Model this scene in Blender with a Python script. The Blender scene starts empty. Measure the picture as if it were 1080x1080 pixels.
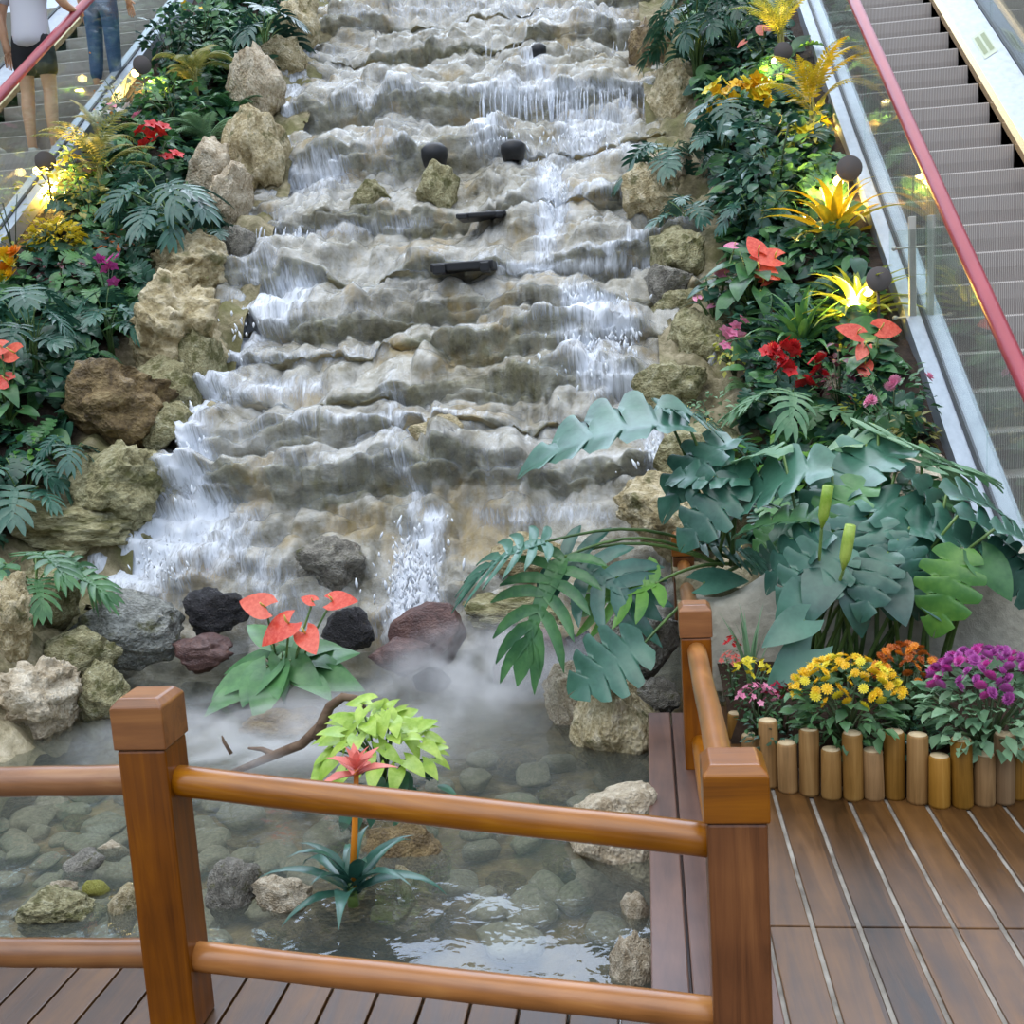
import bpy, bmesh, math, random
import numpy as np
from mathutils import Vector, Matrix, noise as mn
PI = math.pi
C = bpy.context.scene.collection
rnd = random.Random(7)
U = rnd.uniform
# ------------------------------------------------------------------ camera solve
F = 1120.0; EYE = 1.5
_dY = Vector((139, 172, -F)).normalized()
_dn = Vector((465, -(F*F+465*139)/172, -F)).normalized()
_Z = -_dn; _X = _dY.cross(_Z)
RW = Matrix((_X, _dY, _Z))                       # world = RW @ camera vector
EYEV = Vector((0, 0, EYE))
def ray(px, py): return RW @ Vector(((px-540)/F, (540-py)/F, -1.0))
def onX(px, py, x): r = ray(px, py); return EYEV + r*(x/r.x)
def onY(px, py, y): r = ray(px, py); return EYEV + r*(y/r.y)
def onZ(px, py, z): r = ray(px, py); return EYEV + r*((z-EYE)/r.z)
def onS(px, py, d0, s=.74): r = ray(px, py); t = (-s*d0-EYE)/(r.z-s*r.y); return EYEV + r*t
cam = bpy.data.cameras.new('camera'); cam.lens = F/1080*36; cam.sensor_width = 36
co = bpy.data.objects.new('camera', cam); C.objects.link(co)
co.matrix_world = Matrix.Translation(EYEV) @ RW.to_4x4()
bpy.context.scene.camera = co
# ------------------------------------------------------------------ object helpers
def tag(o, label=None, cat=None, group=None, kind=None):
    if label: o['label'] = label
    if cat: o['category'] = cat
    if group: o['group'] = group
    if kind: o['kind'] = kind
    return o
def thing(name, label, cat, loc=(0, 0, 0), group=None, rz=0):
    o = bpy.data.objects.new(name, None); C.objects.link(o)
    o.empty_display_size = .05
    o.location = loc; o.rotation_euler = (0, 0, rz)
    return tag(o, label, cat, group)
class MB:
    def __init__(s): s.v = []; s.f = []
    def add(s, vf, m=None):
        v, f = vf; b = len(s.v)
        s.v.extend([tuple(m @ Vector(p)) for p in v] if m is not None else [tuple(p) for p in v])
        s.f.extend([tuple(i+b for i in q) for q in f]); return s
    def box(s, lo, hi, m=None):
        x0, y0, z0 = lo; x1, y1, z1 = hi
        return s.add(([(x0,y0,z0),(x1,y0,z0),(x1,y1,z0),(x0,y1,z0),(x0,y0,z1),(x1,y0,z1),(x1,y1,z1),(x0,y1,z1)],
               [(0,3,2,1),(4,5,6,7),(0,1,5,4),(1,2,6,5),(2,3,7,6),(3,0,4,7)]), m)
    def tube(s, pts, r, n=6, m=None, cap=True):
        pts = [Vector(p) for p in pts]; rr = r if isinstance(r, (list, tuple)) else [r]*len(pts)
        v = []; f = []; up = Vector((0, 0, 1)); px = None
        for i, p in enumerate(pts):
            d = (pts[min(i+1, len(pts)-1)]-pts[max(i-1, 0)]).normalized()
            if px is None:
                a = d.cross(up)
                if a.length < .05: a = d.cross(Vector((0, 1, 0)))
            else: a = px - d*px.dot(d)
            a.normalize(); px = a; b = d.cross(a)
            for k in range(n):
                t = 2*PI*k/n; v.append(p+(a*math.cos(t)+b*math.sin(t))*rr[i])
        for i in range(len(pts)-1):
            for k in range(n):
                f.append((i*n+k, i*n+(k+1) % n, (i+1)*n+(k+1) % n, (i+1)*n+k))
        if cap: f.append(tuple(range(n-1, -1, -1))); f.append(tuple((len(pts)-1)*n+k for k in range(n)))
        return s.add((v, f), m)
    def lathe(s, prof, n=16, m=None):
        v = []; f = []
        for r, z in prof:
            for k in range(n): t = 2*PI*k/n; v.append((r*math.cos(t), r*math.sin(t), z))
        for i in range(len(prof)-1):
            for k in range(n): f.append((i*n+k, i*n+(k+1) % n, (i+1)*n+(k+1) % n, (i+1)*n+k))
        f.append(tuple(range(n-1, -1, -1))); f.append(tuple((len(prof)-1)*n+k for k in range(n)))
        return s.add((v, f), m)
    def build(s, name, mat, parent=None, smooth=True, bevel=0):
        me = bpy.data.meshes.new(name); me.from_pydata(s.v, [], s.f); me.update()
        if smooth:
            me.polygons.foreach_set('use_smooth', [True]*len(me.polygons))
        me.materials.append(mat)
        o = bpy.data.objects.new(name, me); C.objects.link(o); o.parent = parent
        if bevel:
            bv = o.modifiers.new('bevel', 'BEVEL'); bv.width = bevel; bv.segments = 2; bv.limit_method = 'ANGLE'
        return o
def copy_of(o, parent=None, loc=None, scale=None, rot=None):
    c = o.copy(); C.objects.link(c); c.parent = parent
    if loc is not None: c.location = loc
    if scale is not None: c.scale = (scale,)*3 if isinstance(scale, (int, float)) else scale
    if rot is not None: c.rotation_euler = rot
    return c
# ------------------------------------------------------------------ materials
def lin(c):
    if isinstance(c, str): c = [int(c[i:i+2], 16)/255 for i in (0, 2, 4)]
    return tuple(x/12.92 if x <= .04045 else ((x+.055)/1.055)**2.4 for x in c)+(1.0,)
class NT:
    def __init__(s, name):
        s.m = bpy.data.materials.new(name); s.m.use_nodes = True
        s.t = s.m.node_tree; s.t.nodes.clear(); s.out = s.n('ShaderNodeOutputMaterial')
    def n(s, typ, **kw):
        nd = s.t.nodes.new(typ)
        for k, v in kw.items():
            if k.startswith('_'): setattr(nd, k[1:], v)
        for k, v in kw.items():
            if not k.startswith('_'):
                i = nd.inputs[int(k[1:])] if k[0] == 'i' and k[1:].isdigit() else nd.inputs[k.replace('__', ' ')]
                if isinstance(v, bpy.types.NodeSocket): s.t.links.new(v, i)
                else: i.default_value = v
        return nd
    def link(s, a, b): s.t.links.new(a, b)
    def coord(s, kind='Object', scale=(1, 1, 1)):
        tc = s.n('ShaderNodeTexCoord'); mp = s.n('ShaderNodeMapping', Vector=tc.outputs[kind]); mp.inputs['Scale'].default_value = scale
        return mp.outputs[0]
    def noise(s, vec, scale, detail=4, rough=.6, dist=0):
        return s.n('ShaderNodeTexNoise', Vector=vec, Scale=scale, Detail=detail, Roughness=rough, Distortion=dist).outputs[0]
    def ramp(s, fac, stops, interp='LINEAR'):
        r = s.n('ShaderNodeValToRGB', Fac=fac); cr = r.color_ramp; cr.interpolation = interp
        while len(cr.elements) < len(stops): cr.elements.new(.5)
        for e, (p, c) in zip(cr.elements, stops):
            e.position = p; e.color = lin(c) if not isinstance(c, (int, float)) else (c, c, c, 1)
        return r.outputs[0]
    def math(s, op, a, b=0.0, c=None, clamp=False):
        nd = s.n('ShaderNodeMath', _operation=op, _use_clamp=clamp, i0=a, i1=b)
        if c is not None:
            if isinstance(c, bpy.types.NodeSocket): s.t.links.new(c, nd.inputs[2])
            else: nd.inputs[2].default_value = c
        return nd.outputs[0]
    def mix(s, fac, a, b, blend='MIX'):
        nd = s.n('ShaderNodeMix', _data_type='RGBA', _blend_type=blend)
        for k, v in ((0, fac), (6, a), (7, b)):
            if isinstance(v, bpy.types.NodeSocket): s.t.links.new(v, nd.inputs[k])
            else: nd.inputs[k].default_value = v if k == 0 else lin(v)
        return nd.outputs[2]
    def bump(s, h, strength, dist=.02): return s.n('ShaderNodeBump', Height=h, Strength=strength, Distance=dist).outputs[0]
    def pbsdf(s, **kw): return s.n('ShaderNodeBsdfPrincipled', **kw)
    def done(s, sh): s.t.links.new(sh.outputs[0] if hasattr(sh, 'outputs') else sh, s.out.inputs[0]); return s.m
def plain(name, c, rough=.5, metal=0, c2=None, scale=8, bump=0, bscale=40, spec=.5, stretch=(1, 1, 1)):
    t = NT(name); v = t.coord('Object', stretch)
    p = t.pbsdf(Roughness=rough, Metallic=metal); p.inputs['Specular IOR Level'].default_value = spec
    if c2: t.link(t.ramp(t.noise(v, scale), [(.3, c), (.7, c2)]), p.inputs['Base Color'])
    else: p.inputs['Base Color'].default_value = lin(c)
    if bump: t.link(t.bump(t.noise(v, bscale), bump, .01), p.inputs['Normal'])
    return t.done(p)
def emis(name, c, s):
    t = NT(name); e = t.n('ShaderNodeEmission', Strength=s); e.inputs[0].default_value = lin(c); return t.done(e)
def leafm(name, c1, c2, rough=.32, trans=.22, scale=6, spec=.5, tc=None):
    t = NT(name); v = t.coord('Object')
    r = t.n('ShaderNodeObjectInfo').outputs['Random']
    a = t.math('ADD', t.noise(v, scale, 4, .7), t.math('MULTIPLY', t.math('SUBTRACT', r, .5), .25))
    col = t.ramp(a, [(.32, c1), (.68, c2)])
    p = t.pbsdf(Base__Color=col, Roughness=rough); p.inputs['Specular IOR Level'].default_value = spec
    t.link(t.bump(t.noise(v, 16, 2), .1, .01), p.inputs['Normal'])
    tr = t.n('ShaderNodeBsdfTranslucent')
    if tc: tr.inputs[0].default_value = lin(tc)
    else: t.link(col, tr.inputs[0])
    return t.done(t.n('ShaderNodeMixShader', i0=trans, i1=p.outputs[0], i2=tr.outputs[0]))
def woodm(name, c1, c2, c3, axis='Z', rough=.3, scale=1.0, coat=.35):
    st = {'X': (.6, 9, 9), 'Y': (9, .6, 9), 'Z': (9, 9, .6)}[axis]
    t = NT(name); v = t.coord('Object', tuple(x*scale for x in st))
    r = t.n('ShaderNodeObjectInfo').outputs['Random']
    vv = t.n('ShaderNodeVectorMath', _operation='ADD', i0=v, i1=t.n('ShaderNodeCombineXYZ', X=t.math('MULTIPLY', r, 37.0), Y=t.math('MULTIPLY', r, 11.0)).outputs[0]).outputs[0]
    g = t.noise(vv, 2.2, 6, .65, 1.2)
    big = t.noise(t.coord('Object'), 5, 2)
    col = t.ramp(t.math('ADD', t.math('MULTIPLY', g, .7), t.math('MULTIPLY', big, .3)), [(.3, c1), (.5, c2), (.72, c3)])
    hs = t.n('ShaderNodeHueSaturation', Value=t.math('MULTIPLY_ADD', r, .4, .78), Saturation=t.math('MULTIPLY_ADD', t.math('FRACT', t.math('MULTIPLY', r, 7.)), .3, .82), Color=col)
    p = t.pbsdf(Base__Color=hs.outputs[0], Roughness=t.math('MULTIPLY_ADD', g, .25, rough-.1))
    p.inputs['Specular IOR Level'].default_value = .35; p.inputs['Coat Weight'].default_value = coat*.8; p.inputs['Coat Roughness'].default_value = .22
    t.link(t.bump(g, .15, .004), p.inputs['Normal'])
    return t.done(p)
def rockm(name, cols, moss=.0, mossc='5a5a28', rough=.75, scale=3.0, bump=.8, pit=.35):
    t = NT(name); v = t.coord('Object')
    n1 = t.noise(v, scale, 8, .62, .6); n2 = t.noise(v, scale*4.5, 6, .7); n3 = t.noise(v, scale*.8, 3)
    k = len(cols)-1
    col = t.ramp(t.math('ADD', t.math('MULTIPLY', n1, .65), t.math('MULTIPLY', n2, .35)), [(.33+.34*i/k, c) for i, c in enumerate(cols)])
    vo = t.n('ShaderNodeTexVoronoi', Vector=v, Scale=scale*5).outputs[0]
    pits = t.ramp(t.math('ADD', vo, t.math('MULTIPLY', n2, .4)), [(.25, 1-pit), (.5, 1.0)])
    col = t.mix(1.0, col, pits, 'MULTIPLY')
    if moss: col = t.mix(t.ramp(n3, [(.62-moss*.4, 0.0), (.72-moss*.3, .85)]), col, mossc)
    p = t.pbsdf(Base__Color=col, Roughness=rough)
    h = t.math('ADD', n1, t.math('MULTIPLY', n2, .5)); h = t.math('ADD', h, t.math('MULTIPLY', vo, .4))
    t.link(t.bump(h, bump, .05), p.inputs['Normal'])
    return t.done(p)
G = {}
G['green'] = leafm('leaf_green', '33603c', '5f9156')
G['dark'] = leafm('leaf_dark_green', '24483a', '437058', rough=.3)
G['blue'] = leafm('leaf_blue_green', '274f43', '487766', rough=.3, trans=.15, spec=.6)
G['bluelt'] = leafm('leaf_pale_blue_green', '2a5546', '4d7d68', rough=.32, trans=.18, spec=.6)
G['fresh'] = leafm('leaf_fresh_green', '4a8038', '7db04a', trans=.3)
G['lime'] = leafm('leaf_lime', '8fb53c', 'c8de72', rough=.3, trans=.3, scale=14)
G['olive'] = leafm('leaf_olive', '828745', 'bdb56c', trans=.35)
G['yellow'] = leafm('leaf_yellow_and_lamplit', 'b59a1c', 'e0cc3a', trans=.3)  # own yellow of the domed bush, painted lamp glow on the others
G['ylime'] = leafm('leaf_yellow_green', '8f9c38', 'cfca55', trans=.35)
G['purple'] = leafm('leaf_purple', '3a1a26', '6d3140', trans=.15)
G['variegated'] = leafm('leaf_variegated', '7d8f64', 'd4d8bd', trans=.3, scale=30)
G['mum'] = leafm('mum_leaf', '2c4f2e', '4f7a48', rough=.5, trans=.15)
G['sage'] = leafm('leaf_sage', '5f8d66', '94b48c', rough=.5, trans=.25)
G['stem'] = leafm('stem_green', '3c5a2c', '6d8a48', rough=.4, trans=0)
G['stemdk'] = leafm('stem_dark', '2b3d24', '4c5f38', rough=.4, trans=0)
def petal(name, a, b, trans=.2, rough=.45): return leafm(name, a, b, rough=rough, trans=trans, scale=5, spec=.4)
G['red'] = petal('petal_red', 'c01f28', 'e0393c'); G['coral'] = petal('petal_coral', 'd64a3c', 'f27a62', .15, .25)
G['salmon'] = petal('petal_salmon', 'c65a4e', 'e38a7c'); G['pink'] = petal('petal_pink', 'd8719a', 'f3a8c4')
G['hot'] = petal('petal_magenta', 'b02c86', 'd85cb0'); G['mauve'] = petal('petal_mauve', '9c448c', 'c868b6')
G['gold'] = petal('petal_gold', 'e2ac12', 'fad432'); G['lemon'] = petal('petal_lemon', 'd8c41e', 'f2e448')
G['rust'] = petal('petal_rust', '9c4a16', 'c46a24'); G['orange'] = petal('petal_orange', 'd8761a', 'f0a030')
G['crimson'] = petal('petal_crimson', '8f1a36', 'b62c4c'); G['white'] = petal('petal_white', 'd8d2d0', 'f2eeea')
G['cream'] = plain('spadix_cream', 'e8d070', .5)
wood_post = woodm('varnished_post_wood', '472406', '74400a', '965a16', 'Z', coat=.25)
wood_cap = woodm('varnished_cap_wood', '5c3206', '915408', 'b37018', 'X', scale=.8, coat=.35)
wood_rail = woodm('varnished_rail_wood', '6c4012', '986028', 'bf8844', 'X', rough=.3, scale=.7, coat=.5)
log_m = woodm('log_wood', '66491f', '8f6a38', 'ab8750', 'Z', rough=.6, scale=1.2, coat=0)
logtop_m = plain('log_end_grain', 'b8a27c', .8, c2='d2be98', scale=30)
soil_m = plain('dark_soil', '2a2018', .95, c2='44352a', scale=12, bump=1, bscale=30, spec=.2)
stone_pale = rockm('pale_limestone', ['7d6c50', 'b5a488', 'd8cbb2', 'ece3d0'])
stone_tan = rockm('tan_limestone', ['6f6044', 'a8986f', 'd0c29e', 'e8dfc6'], moss=.15)
stone_moss = rockm('mossy_rock', ['5a5436', '8f8860', 'b5af88', 'd0ccb0'], moss=.3)
stone_grey = rockm('grey_rock', ['4d4a42', '78746a', '9c988c', 'b5b2a6'], rough=.6, moss=.06)
stone_wet = rockm('wet_grey_rock', ['54554f', '7d7f78', 'a2a49d', 'c2c4be'], rough=.3, moss=.12)
stone_dark = rockm('dark_wet_rock', ['1c1c1e', '2e2d30', '454248'], rough=.25, pit=.15)
stone_red = rockm('red_brown_rock', ['3c2a28', '5a403c', '75584f'], rough=.4, pit=.1, bump=.4)
stone_brown = rockm('brown_bed_rock', ['3e3220', '665436', '8d7850', 'a8966c'], rough=.5)
stone_lemon = rockm('yellow_green_stone', ['7d7a28', '9c9a3c', 'b0ad58'], rough=.6, pit=.1)
stone_pebble = rockm('grey_green_cobble', ['5f5d50', '8a8674', 'aaa694'], rough=.5, pit=.1, bump=.3, scale=5)
concrete = rockm('grey_cast_stone', ['a39e8c', 'c2bcaa', 'd6d0be'], rough=.8, pit=.1, bump=.35, scale=4)
# ------------------------------------------------------------------ terrain functions
def sm(t): t = max(0., min(1., t)); return t*t*(3-2*t)
def Epath(y): a = y-4.43; return .74*(math.sqrt(a*a+.06)+a)/2
def Smean(y):
    if y < 5.9: return -.5
    if y < 6.3: return -.5+(y-5.9)/.4*1.166
    return .74*(y-5.4)
XSK, XSL = 1.52, -4.93
def xl(y): return -3.05-.075*max(0, y-6.2)-.35*sm((6.75-y)/.5)*sm((y-4.9)/.8)
def H(x, y):
    if x > -.6:
        if y < 4.55: return -9.
        t = sm((x-.1)/(XSK-.1))
        return max(.42*sm((x+.4)/.4)-.4*(1-sm((x+.4)/.4)), (1-t)*(max(Smean(y), .0)+.08)+t*(Epath(y)-.1))
    e = xl(y); t = (e-x)/(e-XSL)
    if t < -.12: return -9.
    t = sm(t)
    base = max(Smean(y), -.3+.6*sm((-2.7-x)/.7)) if y < 6.4 else Smean(y)
    return (1-t)*(base+.06)+t*max(Epath(y)-.12, .12)
def ground(px, py):
    r = ray(px, py); t = 2.4/r.y
    while t < 16:
        p = EYEV+r*t
        if p.z < H(p.x, p.y): return p
        t += .02
    p = EYEV+r*9.; return p
def fbm(p, o=4, h=1., l=2.1): return mn.fractal(p, h, l, o)
# ------------------------------------------------------------------ leaf shapes (base at origin, along +y, face +z)
def strip_grid(rows):
    v = []; f = []; n = len(rows[0])
    for r in rows: v.extend(r)
    for i in range(len(rows)-1):
        for j in range(n-1): f.append((i*n+j, i*n+j+1, (i+1)*n+j+1, (i+1)*n+j))
    return v, f
def bend(v, droop, L, fold=.18):
    return [(x, y, z+fold*abs(x)-droop*(x*x*.8+y*abs(y)*1.0)/L) for x, y, z in v]
def lobed(L=1., W=.55, n=6, droop=.35, fat=.46, seed=0):
    r = random.Random(seed); V = []; Fc = []
    def put(vf):
        b = len(V); V.extend(vf[0]); Fc.extend([tuple(i+b for i in q) for q in vf[1]])
    put(strip_grid([[(-w, y*L, 0), (0, y*L, -.012*L), (w, y*L, 0)] for y, w in ((-.0, .05*L), (.15, .1*L), (.4, .09*L), (.7, .06*L), (.9, .04*L))]))
    sp = .9*L/n
    for i in range(n):
        t = (i+.2)/n
        for s in (-1, 1):
            ln = W*(.55+.45*math.sin(PI*(.12+.8*t)))*r.uniform(.85, 1.1)
            a = math.radians(118-82*t+r.uniform(-6, 6))
            rows = []
            for j, (u, w) in enumerate(((.02, .62), (.3, 1.), (.58, .95), (.82, .7), (1., .1))):
                aa = a-.35*u
                cx = s*math.sin(aa)*ln*u; cy = (t*.9)*L+math.cos(aa)*ln*u
                nx, ny = -math.cos(aa), math.sin(aa)*1
                hw = fat*sp*w
                p1 = (cx+s*nx*hw, cy+ny*hw, .0); p0 = (cx-s*nx*hw, cy-ny*hw, .0)
                rows.append([p0, (cx, cy, -.02*L), p1] if s < 0 else [p1, (cx, cy, -.02*L), p0])
            put(strip_grid(rows))
    put(strip_grid([[(-w, y*L, 0), (0, y*L, -.01*L), (w, y*L, 0)] for y, w in ((.84, .06*L), (.93, .11*L), (1.04, .08*L), (1.14, .01*L))]))
    return bend(V, droop, L), Fc
def ovate(L=1., W=.36, heart=.0, droop=.3, n=7, fold=.22, tip=1.0):
    rows = []
    for i in range(n+1):
        t = i/n; w = W*math.sin(PI*min(1, (t*.93+.05))**(.62 if heart else .85))**.85*(1-.12*t)
        if i == n: w = .012
        rows.append([(c*w, t*L-heart*L*.34*abs(c)**1.4*(1-t)**2, 0) for c in (-1, -.55, 0, .55, 1)])
    v, f = strip_grid(rows)
    return bend(v, droop, L, fold), f
def strap(L=1., W=.06, a0=1.2, arch=1.8, n=7, fold=.5):
    rows = []; y = z = 0.; a = a0
    for i in range(n+1):
        t = i/n; w = W*(.75+.6*t if t < .4 else (1-t)/.6*.99+.02)
        w = min(w, W)
        rows.append([(-w, y, z+fold*w), (0, y, z), (w, y, z+fold*w)])
        y += math.cos(a)*L/n; z += math.sin(a)*L/n; a -= arch/n*(.4+1.2*t)
    return strip_grid(rows)
def frond(L=1., n=12, ll=.28, lw=.035, a0=1.1, arch=1.7, seed=0, t0=.15):
    r = random.Random(seed); V = []; Fc = []; y = z = 0.; a = a0; pts = []
    N = n*2
    for i in range(N+1):
        pts.append((y, z, a)); y += math.cos(a)*L/N; z += math.sin(a)*L/N; a -= arch/N*(.5+t0+i/N)
    b = 0
    for i, (y, z, a) in enumerate(pts):
        V += [(-.006*L, y, z), (.006*L, y, z)]
        if i: Fc.append((2*i-2, 2*i-1, 2*i+1, 2*i))
    for i, (y, z, a) in enumerate(pts):
        t = i/N
        if t < t0: continue
        l = ll*math.sin(PI*min(1, .22+.78*(t-t0)/(1-t0)*.93))*r.uniform(.85, 1.1)
        for s in (-1, 1):
            ang = math.radians(62-25*t); dx = s*math.sin(ang); dy = math.cos(ang)
            fy, fz = math.cos(a), math.sin(a)
            def P(u, w, dz): return (dx*l*u - s*0*w, y+fy*(dy*l*u+w), z+fz*(dy*l*u+w)-dz*l)
            b = len(V)
            V += [P(0, 0, 0), P(.35, lw*.55, .03), P(1, 0, .28), P(.4, -lw*.55, .05)]
            Fc.append((b, b+1, b+2, b+3))
    return V, Fc
def small(L=1., W=.3):
    v = [(0, 0, 0), (-W, .4*L, .08), (0, .45*L, -.02), (W, .4*L, .08), (-W*.6, .75*L, .0), (0, .78*L, -.08), (W*.6, .75*L, .0), (0, L, -.16)]
    return v, [(0, 2, 1), (0, 3, 2), (1, 2, 5, 4), (2, 3, 6, 5), (4, 5, 7), (5, 6, 7)]
def split(L=1., W=.42, n=5, droop=.3, cut=.6, seed=0):
    rows = []; N = n*8
    for i in range(N+1):
        t = i/N; w = W*math.sin(PI*min(1, t*.9+.08))**.7*(1.08-.25*t)
        ph = (t*n) % 1.; ds = min(ph, 1-ph); k = (1-cut*max(0, 1-ds/.2)**.8*(1 if .06 < t < .97 else .1))*(.9+.1*math.sin(PI*ph))
        if i == N: w = .01
        rows.append([(c*w*(k if abs(c) > .6 else (.4+.6*k if abs(c) > .4 and k < .6 else 1)), t*L+.16*abs(c)*L*(1-.4*t)-(.2*L*abs(c)*(1-t)**3), -.02*math.cos(2*PI*ph)*abs(c)*(abs(c) > .5)) for c in (-1, -.5, 0, .5, 1)])
    v, f = strip_grid(rows)
    return bend(v, droop, L, .34), f
SPA = [ovate(1, .46, 1.1, .12, 8, .1), ovate(1, .5, 1.0, .3, 8, .16)]
SPL = [split(1, .46, 5, .5, .62), split(1, .42, 6, .75, .7), split(1, .5, 5, .4, .55), split(1, .44, 5, .9, .65)]
LOB = [lobed(1, .62, 6, .35, .5, 1), lobed(1, .55, 7, .5, .44, 2), lobed(1, .68, 5, .28, .5, 3), lobed(1, .6, 6, .6, .42, 4)]
OVA = [ovate(1, .34, 0, .3), ovate(1, .3, 0, .5), ovate(1, .38, 0, .15)]
HEA = [ovate(1, .4, 1, .35), ovate(1, .44, 1, .2), ovate(1, .36, 1, .55)]
def frame(o, yaw, pitch, roll=0., s=1.):
    return Matrix.Translation(o) @ Matrix.Rotation(yaw, 4, 'Z') @ Matrix.Rotation(pitch, 4, 'X') @ Matrix.Rotation(roll, 4, 'Y') @ Matrix.Scale(s, 4)
def arcpts(a, b, h, n=6):
    a, b = Vector(a), Vector(b)
    return [a.lerp(b, i/n)+Vector((0, 0, h*math.sin(PI*i/n*.9)*(1 if True else 0))) - Vector(((b.x-a.x), (b.y-a.y), 0))*(.25*math.sin(PI*i/n)) for i in range(n+1)]
# ------------------------------------------------------------------ plants
def where(px, py, w, h, yo=0., z=None):
    """base point on the bed under a pixel box centre (px,py) size w,h; world radius and height"""
    b = ground(px, py+h*.5) if z is None else onZ(px, py+h*.5, z)
    ex = 0.
    if z is None and (b.x < XSL+.12 or (b.x > XSK-.12 and b.y > 4.6)):      # keep it on the planting side of the escalators
        q = onX(px, py+h*.5, XSL+.14 if b.x < 0 else XSK-.14); ex = max(0, q.z-H(q.x, q.y)); b = Vector((q.x, q.y, H(q.x, q.y)))
    d = b.y
    return Vector((b.x, b.y+yo, b.z-.02)), w*.5*d/F, h*d/F+min(ex, .5)
def lobed_plant(label, px, py, w, h, mat='blue', n=9, L=.75, name='philodendron', z=None, base=None, up=.9, cat='plant'):
    b, R, Ht = base or where(px, py, w, h, z=z)
    o = thing(name, label, cat, b); lf = MB(); st = MB(); a0 = U(0, 6)
    for i in range(n):
        q = (i+.5)/n; yaw = a0+i*2.4+U(-.3, .3); rr = R*(.25+.55*math.sqrt(q)); zz = Ht*(up-.45*q)*U(.85, 1.1)
        e = Vector((math.cos(yaw)*rr*.8, math.sin(yaw)*rr*.8, max(zz, .06)))
        st.tube(arcpts((U(-.02, .02), U(-.02, .02), 0), e, Ht*.12), [.008*max(.6, R*2.2)]*3+[.006*max(.6, R*2.2)]*4, 5)
        lf.add(LOB[i % 4], frame(e, yaw-PI/2, U(-.75, -.1)+(.25 if q < .3 else 0), U(-.35, .35), L*R*U(.8, 1.15)))
    lf.build('foliage', G[mat], o); st.build('stems', G['stem'], o)
    return o
def shrub(label, px, py, w, h, mat='green', n=110, leaf='small', L=.2, name='leafy_shrub', z=None, cat='plant', yo=0):
    b, R, Ht = where(px, py, w, h, yo, z)
    o = thing(name, label, cat, b); lf = MB(); st = MB()
    for i in range(n):
        u = U(-1, 1); a = U(0, 2*PI); q = U(.35, 1.)**.6; s = math.sqrt(1-u*u)
        d = Vector((s*math.cos(a), s*math.sin(a), u)); e = Vector((d.x*R*q, d.y*R*q, Ht*.5+d.z*Ht*.5*q))
        if e.z < .01: e.z = .01
        vf = small() if leaf == 'small' else (OVA[i % 3] if leaf == 'ovate' else (HEA[i % 3] if leaf == 'heart' else strap(1, .05, .3, 1.2, 5)))
        lf.add(vf, frame(e, a-PI/2+U(-.7, .7), U(-.7, .5)+u*.5, U(-.6, .6), L*R*U(.7, 1.3)))
        if i % 9 == 0: st.tube([(U(-.02, .02), 0, 0), e*.5+Vector((0, 0, Ht*.1)), e], .004+.004*R, 4)
    lf.build('foliage', G[mat], o); st.build('stems', G['stemdk'], o)
    return o, b, R, Ht
def fern(label, px, py, w, h, mat='green', n=14, ll=.24, lw=.022, a0=(.5, 1.3), arch=1.6, name='fern', pairs=13, cat='plant', trunk=False, z=None):
    b, R, Ht = where(px, py, w, h, z=z)
    o = thing(name, label, cat, b); lf = MB(); st = MB(); L = max(R, Ht)*.95
    for i in range(n):
        yaw = i*2.4+U(-.3, .3); zz = Ht*(.15 if not trunk else U(.3, .55))
        lf.add(frond(1, pairs, ll, lw, U(*a0), arch*U(.8, 1.2), i), frame((U(-.03, .03), U(-.03, .03), zz), yaw, 0, 0, L*U(.7, 1.)*(.8 if trunk else 1)))
        if trunk and i < 5: st.tube([(U(-.04, .04), U(-.04, .04), 0), (math.cos(yaw)*.02, math.sin(yaw)*.02, zz)], .012, 5)
    lf.build('fronds', G[mat], o)
    if trunk: st.build('stems', G['olive'], o)
    else:
        for i in range(6): st.tube([(U(-.03, .03), U(-.03, .03), -.02), (0, 0, Ht*.18)], .008, 5)
        st.build('crown_base', G['stemdk'], o)
    return o
def rosette(label, px, py, w, h, mat='green', n=22, W=.055, a0=(.4, 1.4), arch=1.4, name='dracaena', z=None, cat='plant', base=None):
    b, R, Ht = base or where(px, py, w, h, z=z)
    o = thing(name, label, cat, b); lf = MB(); st = MB(); L = max(R, Ht)*1.15
    for i in range(n):
        q = i/n
        lf.add(strap(1, W, a0[0]+(a0[1]-a0[0])*q, arch*U(.8, 1.2)), frame((U(-.01, .01), U(-.01, .01), Ht*.12*q), i*2.4, 0, 0, L*U(.8, 1.05)*(1-.2*q)))
    lf.build('foliage', G[mat], o)
    st.tube([(0, 0, -.03), (0, 0, Ht*.22)], [.02, .012], 7); st.build('stem', G['stem'], o)
    return o, b, R, Ht
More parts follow.
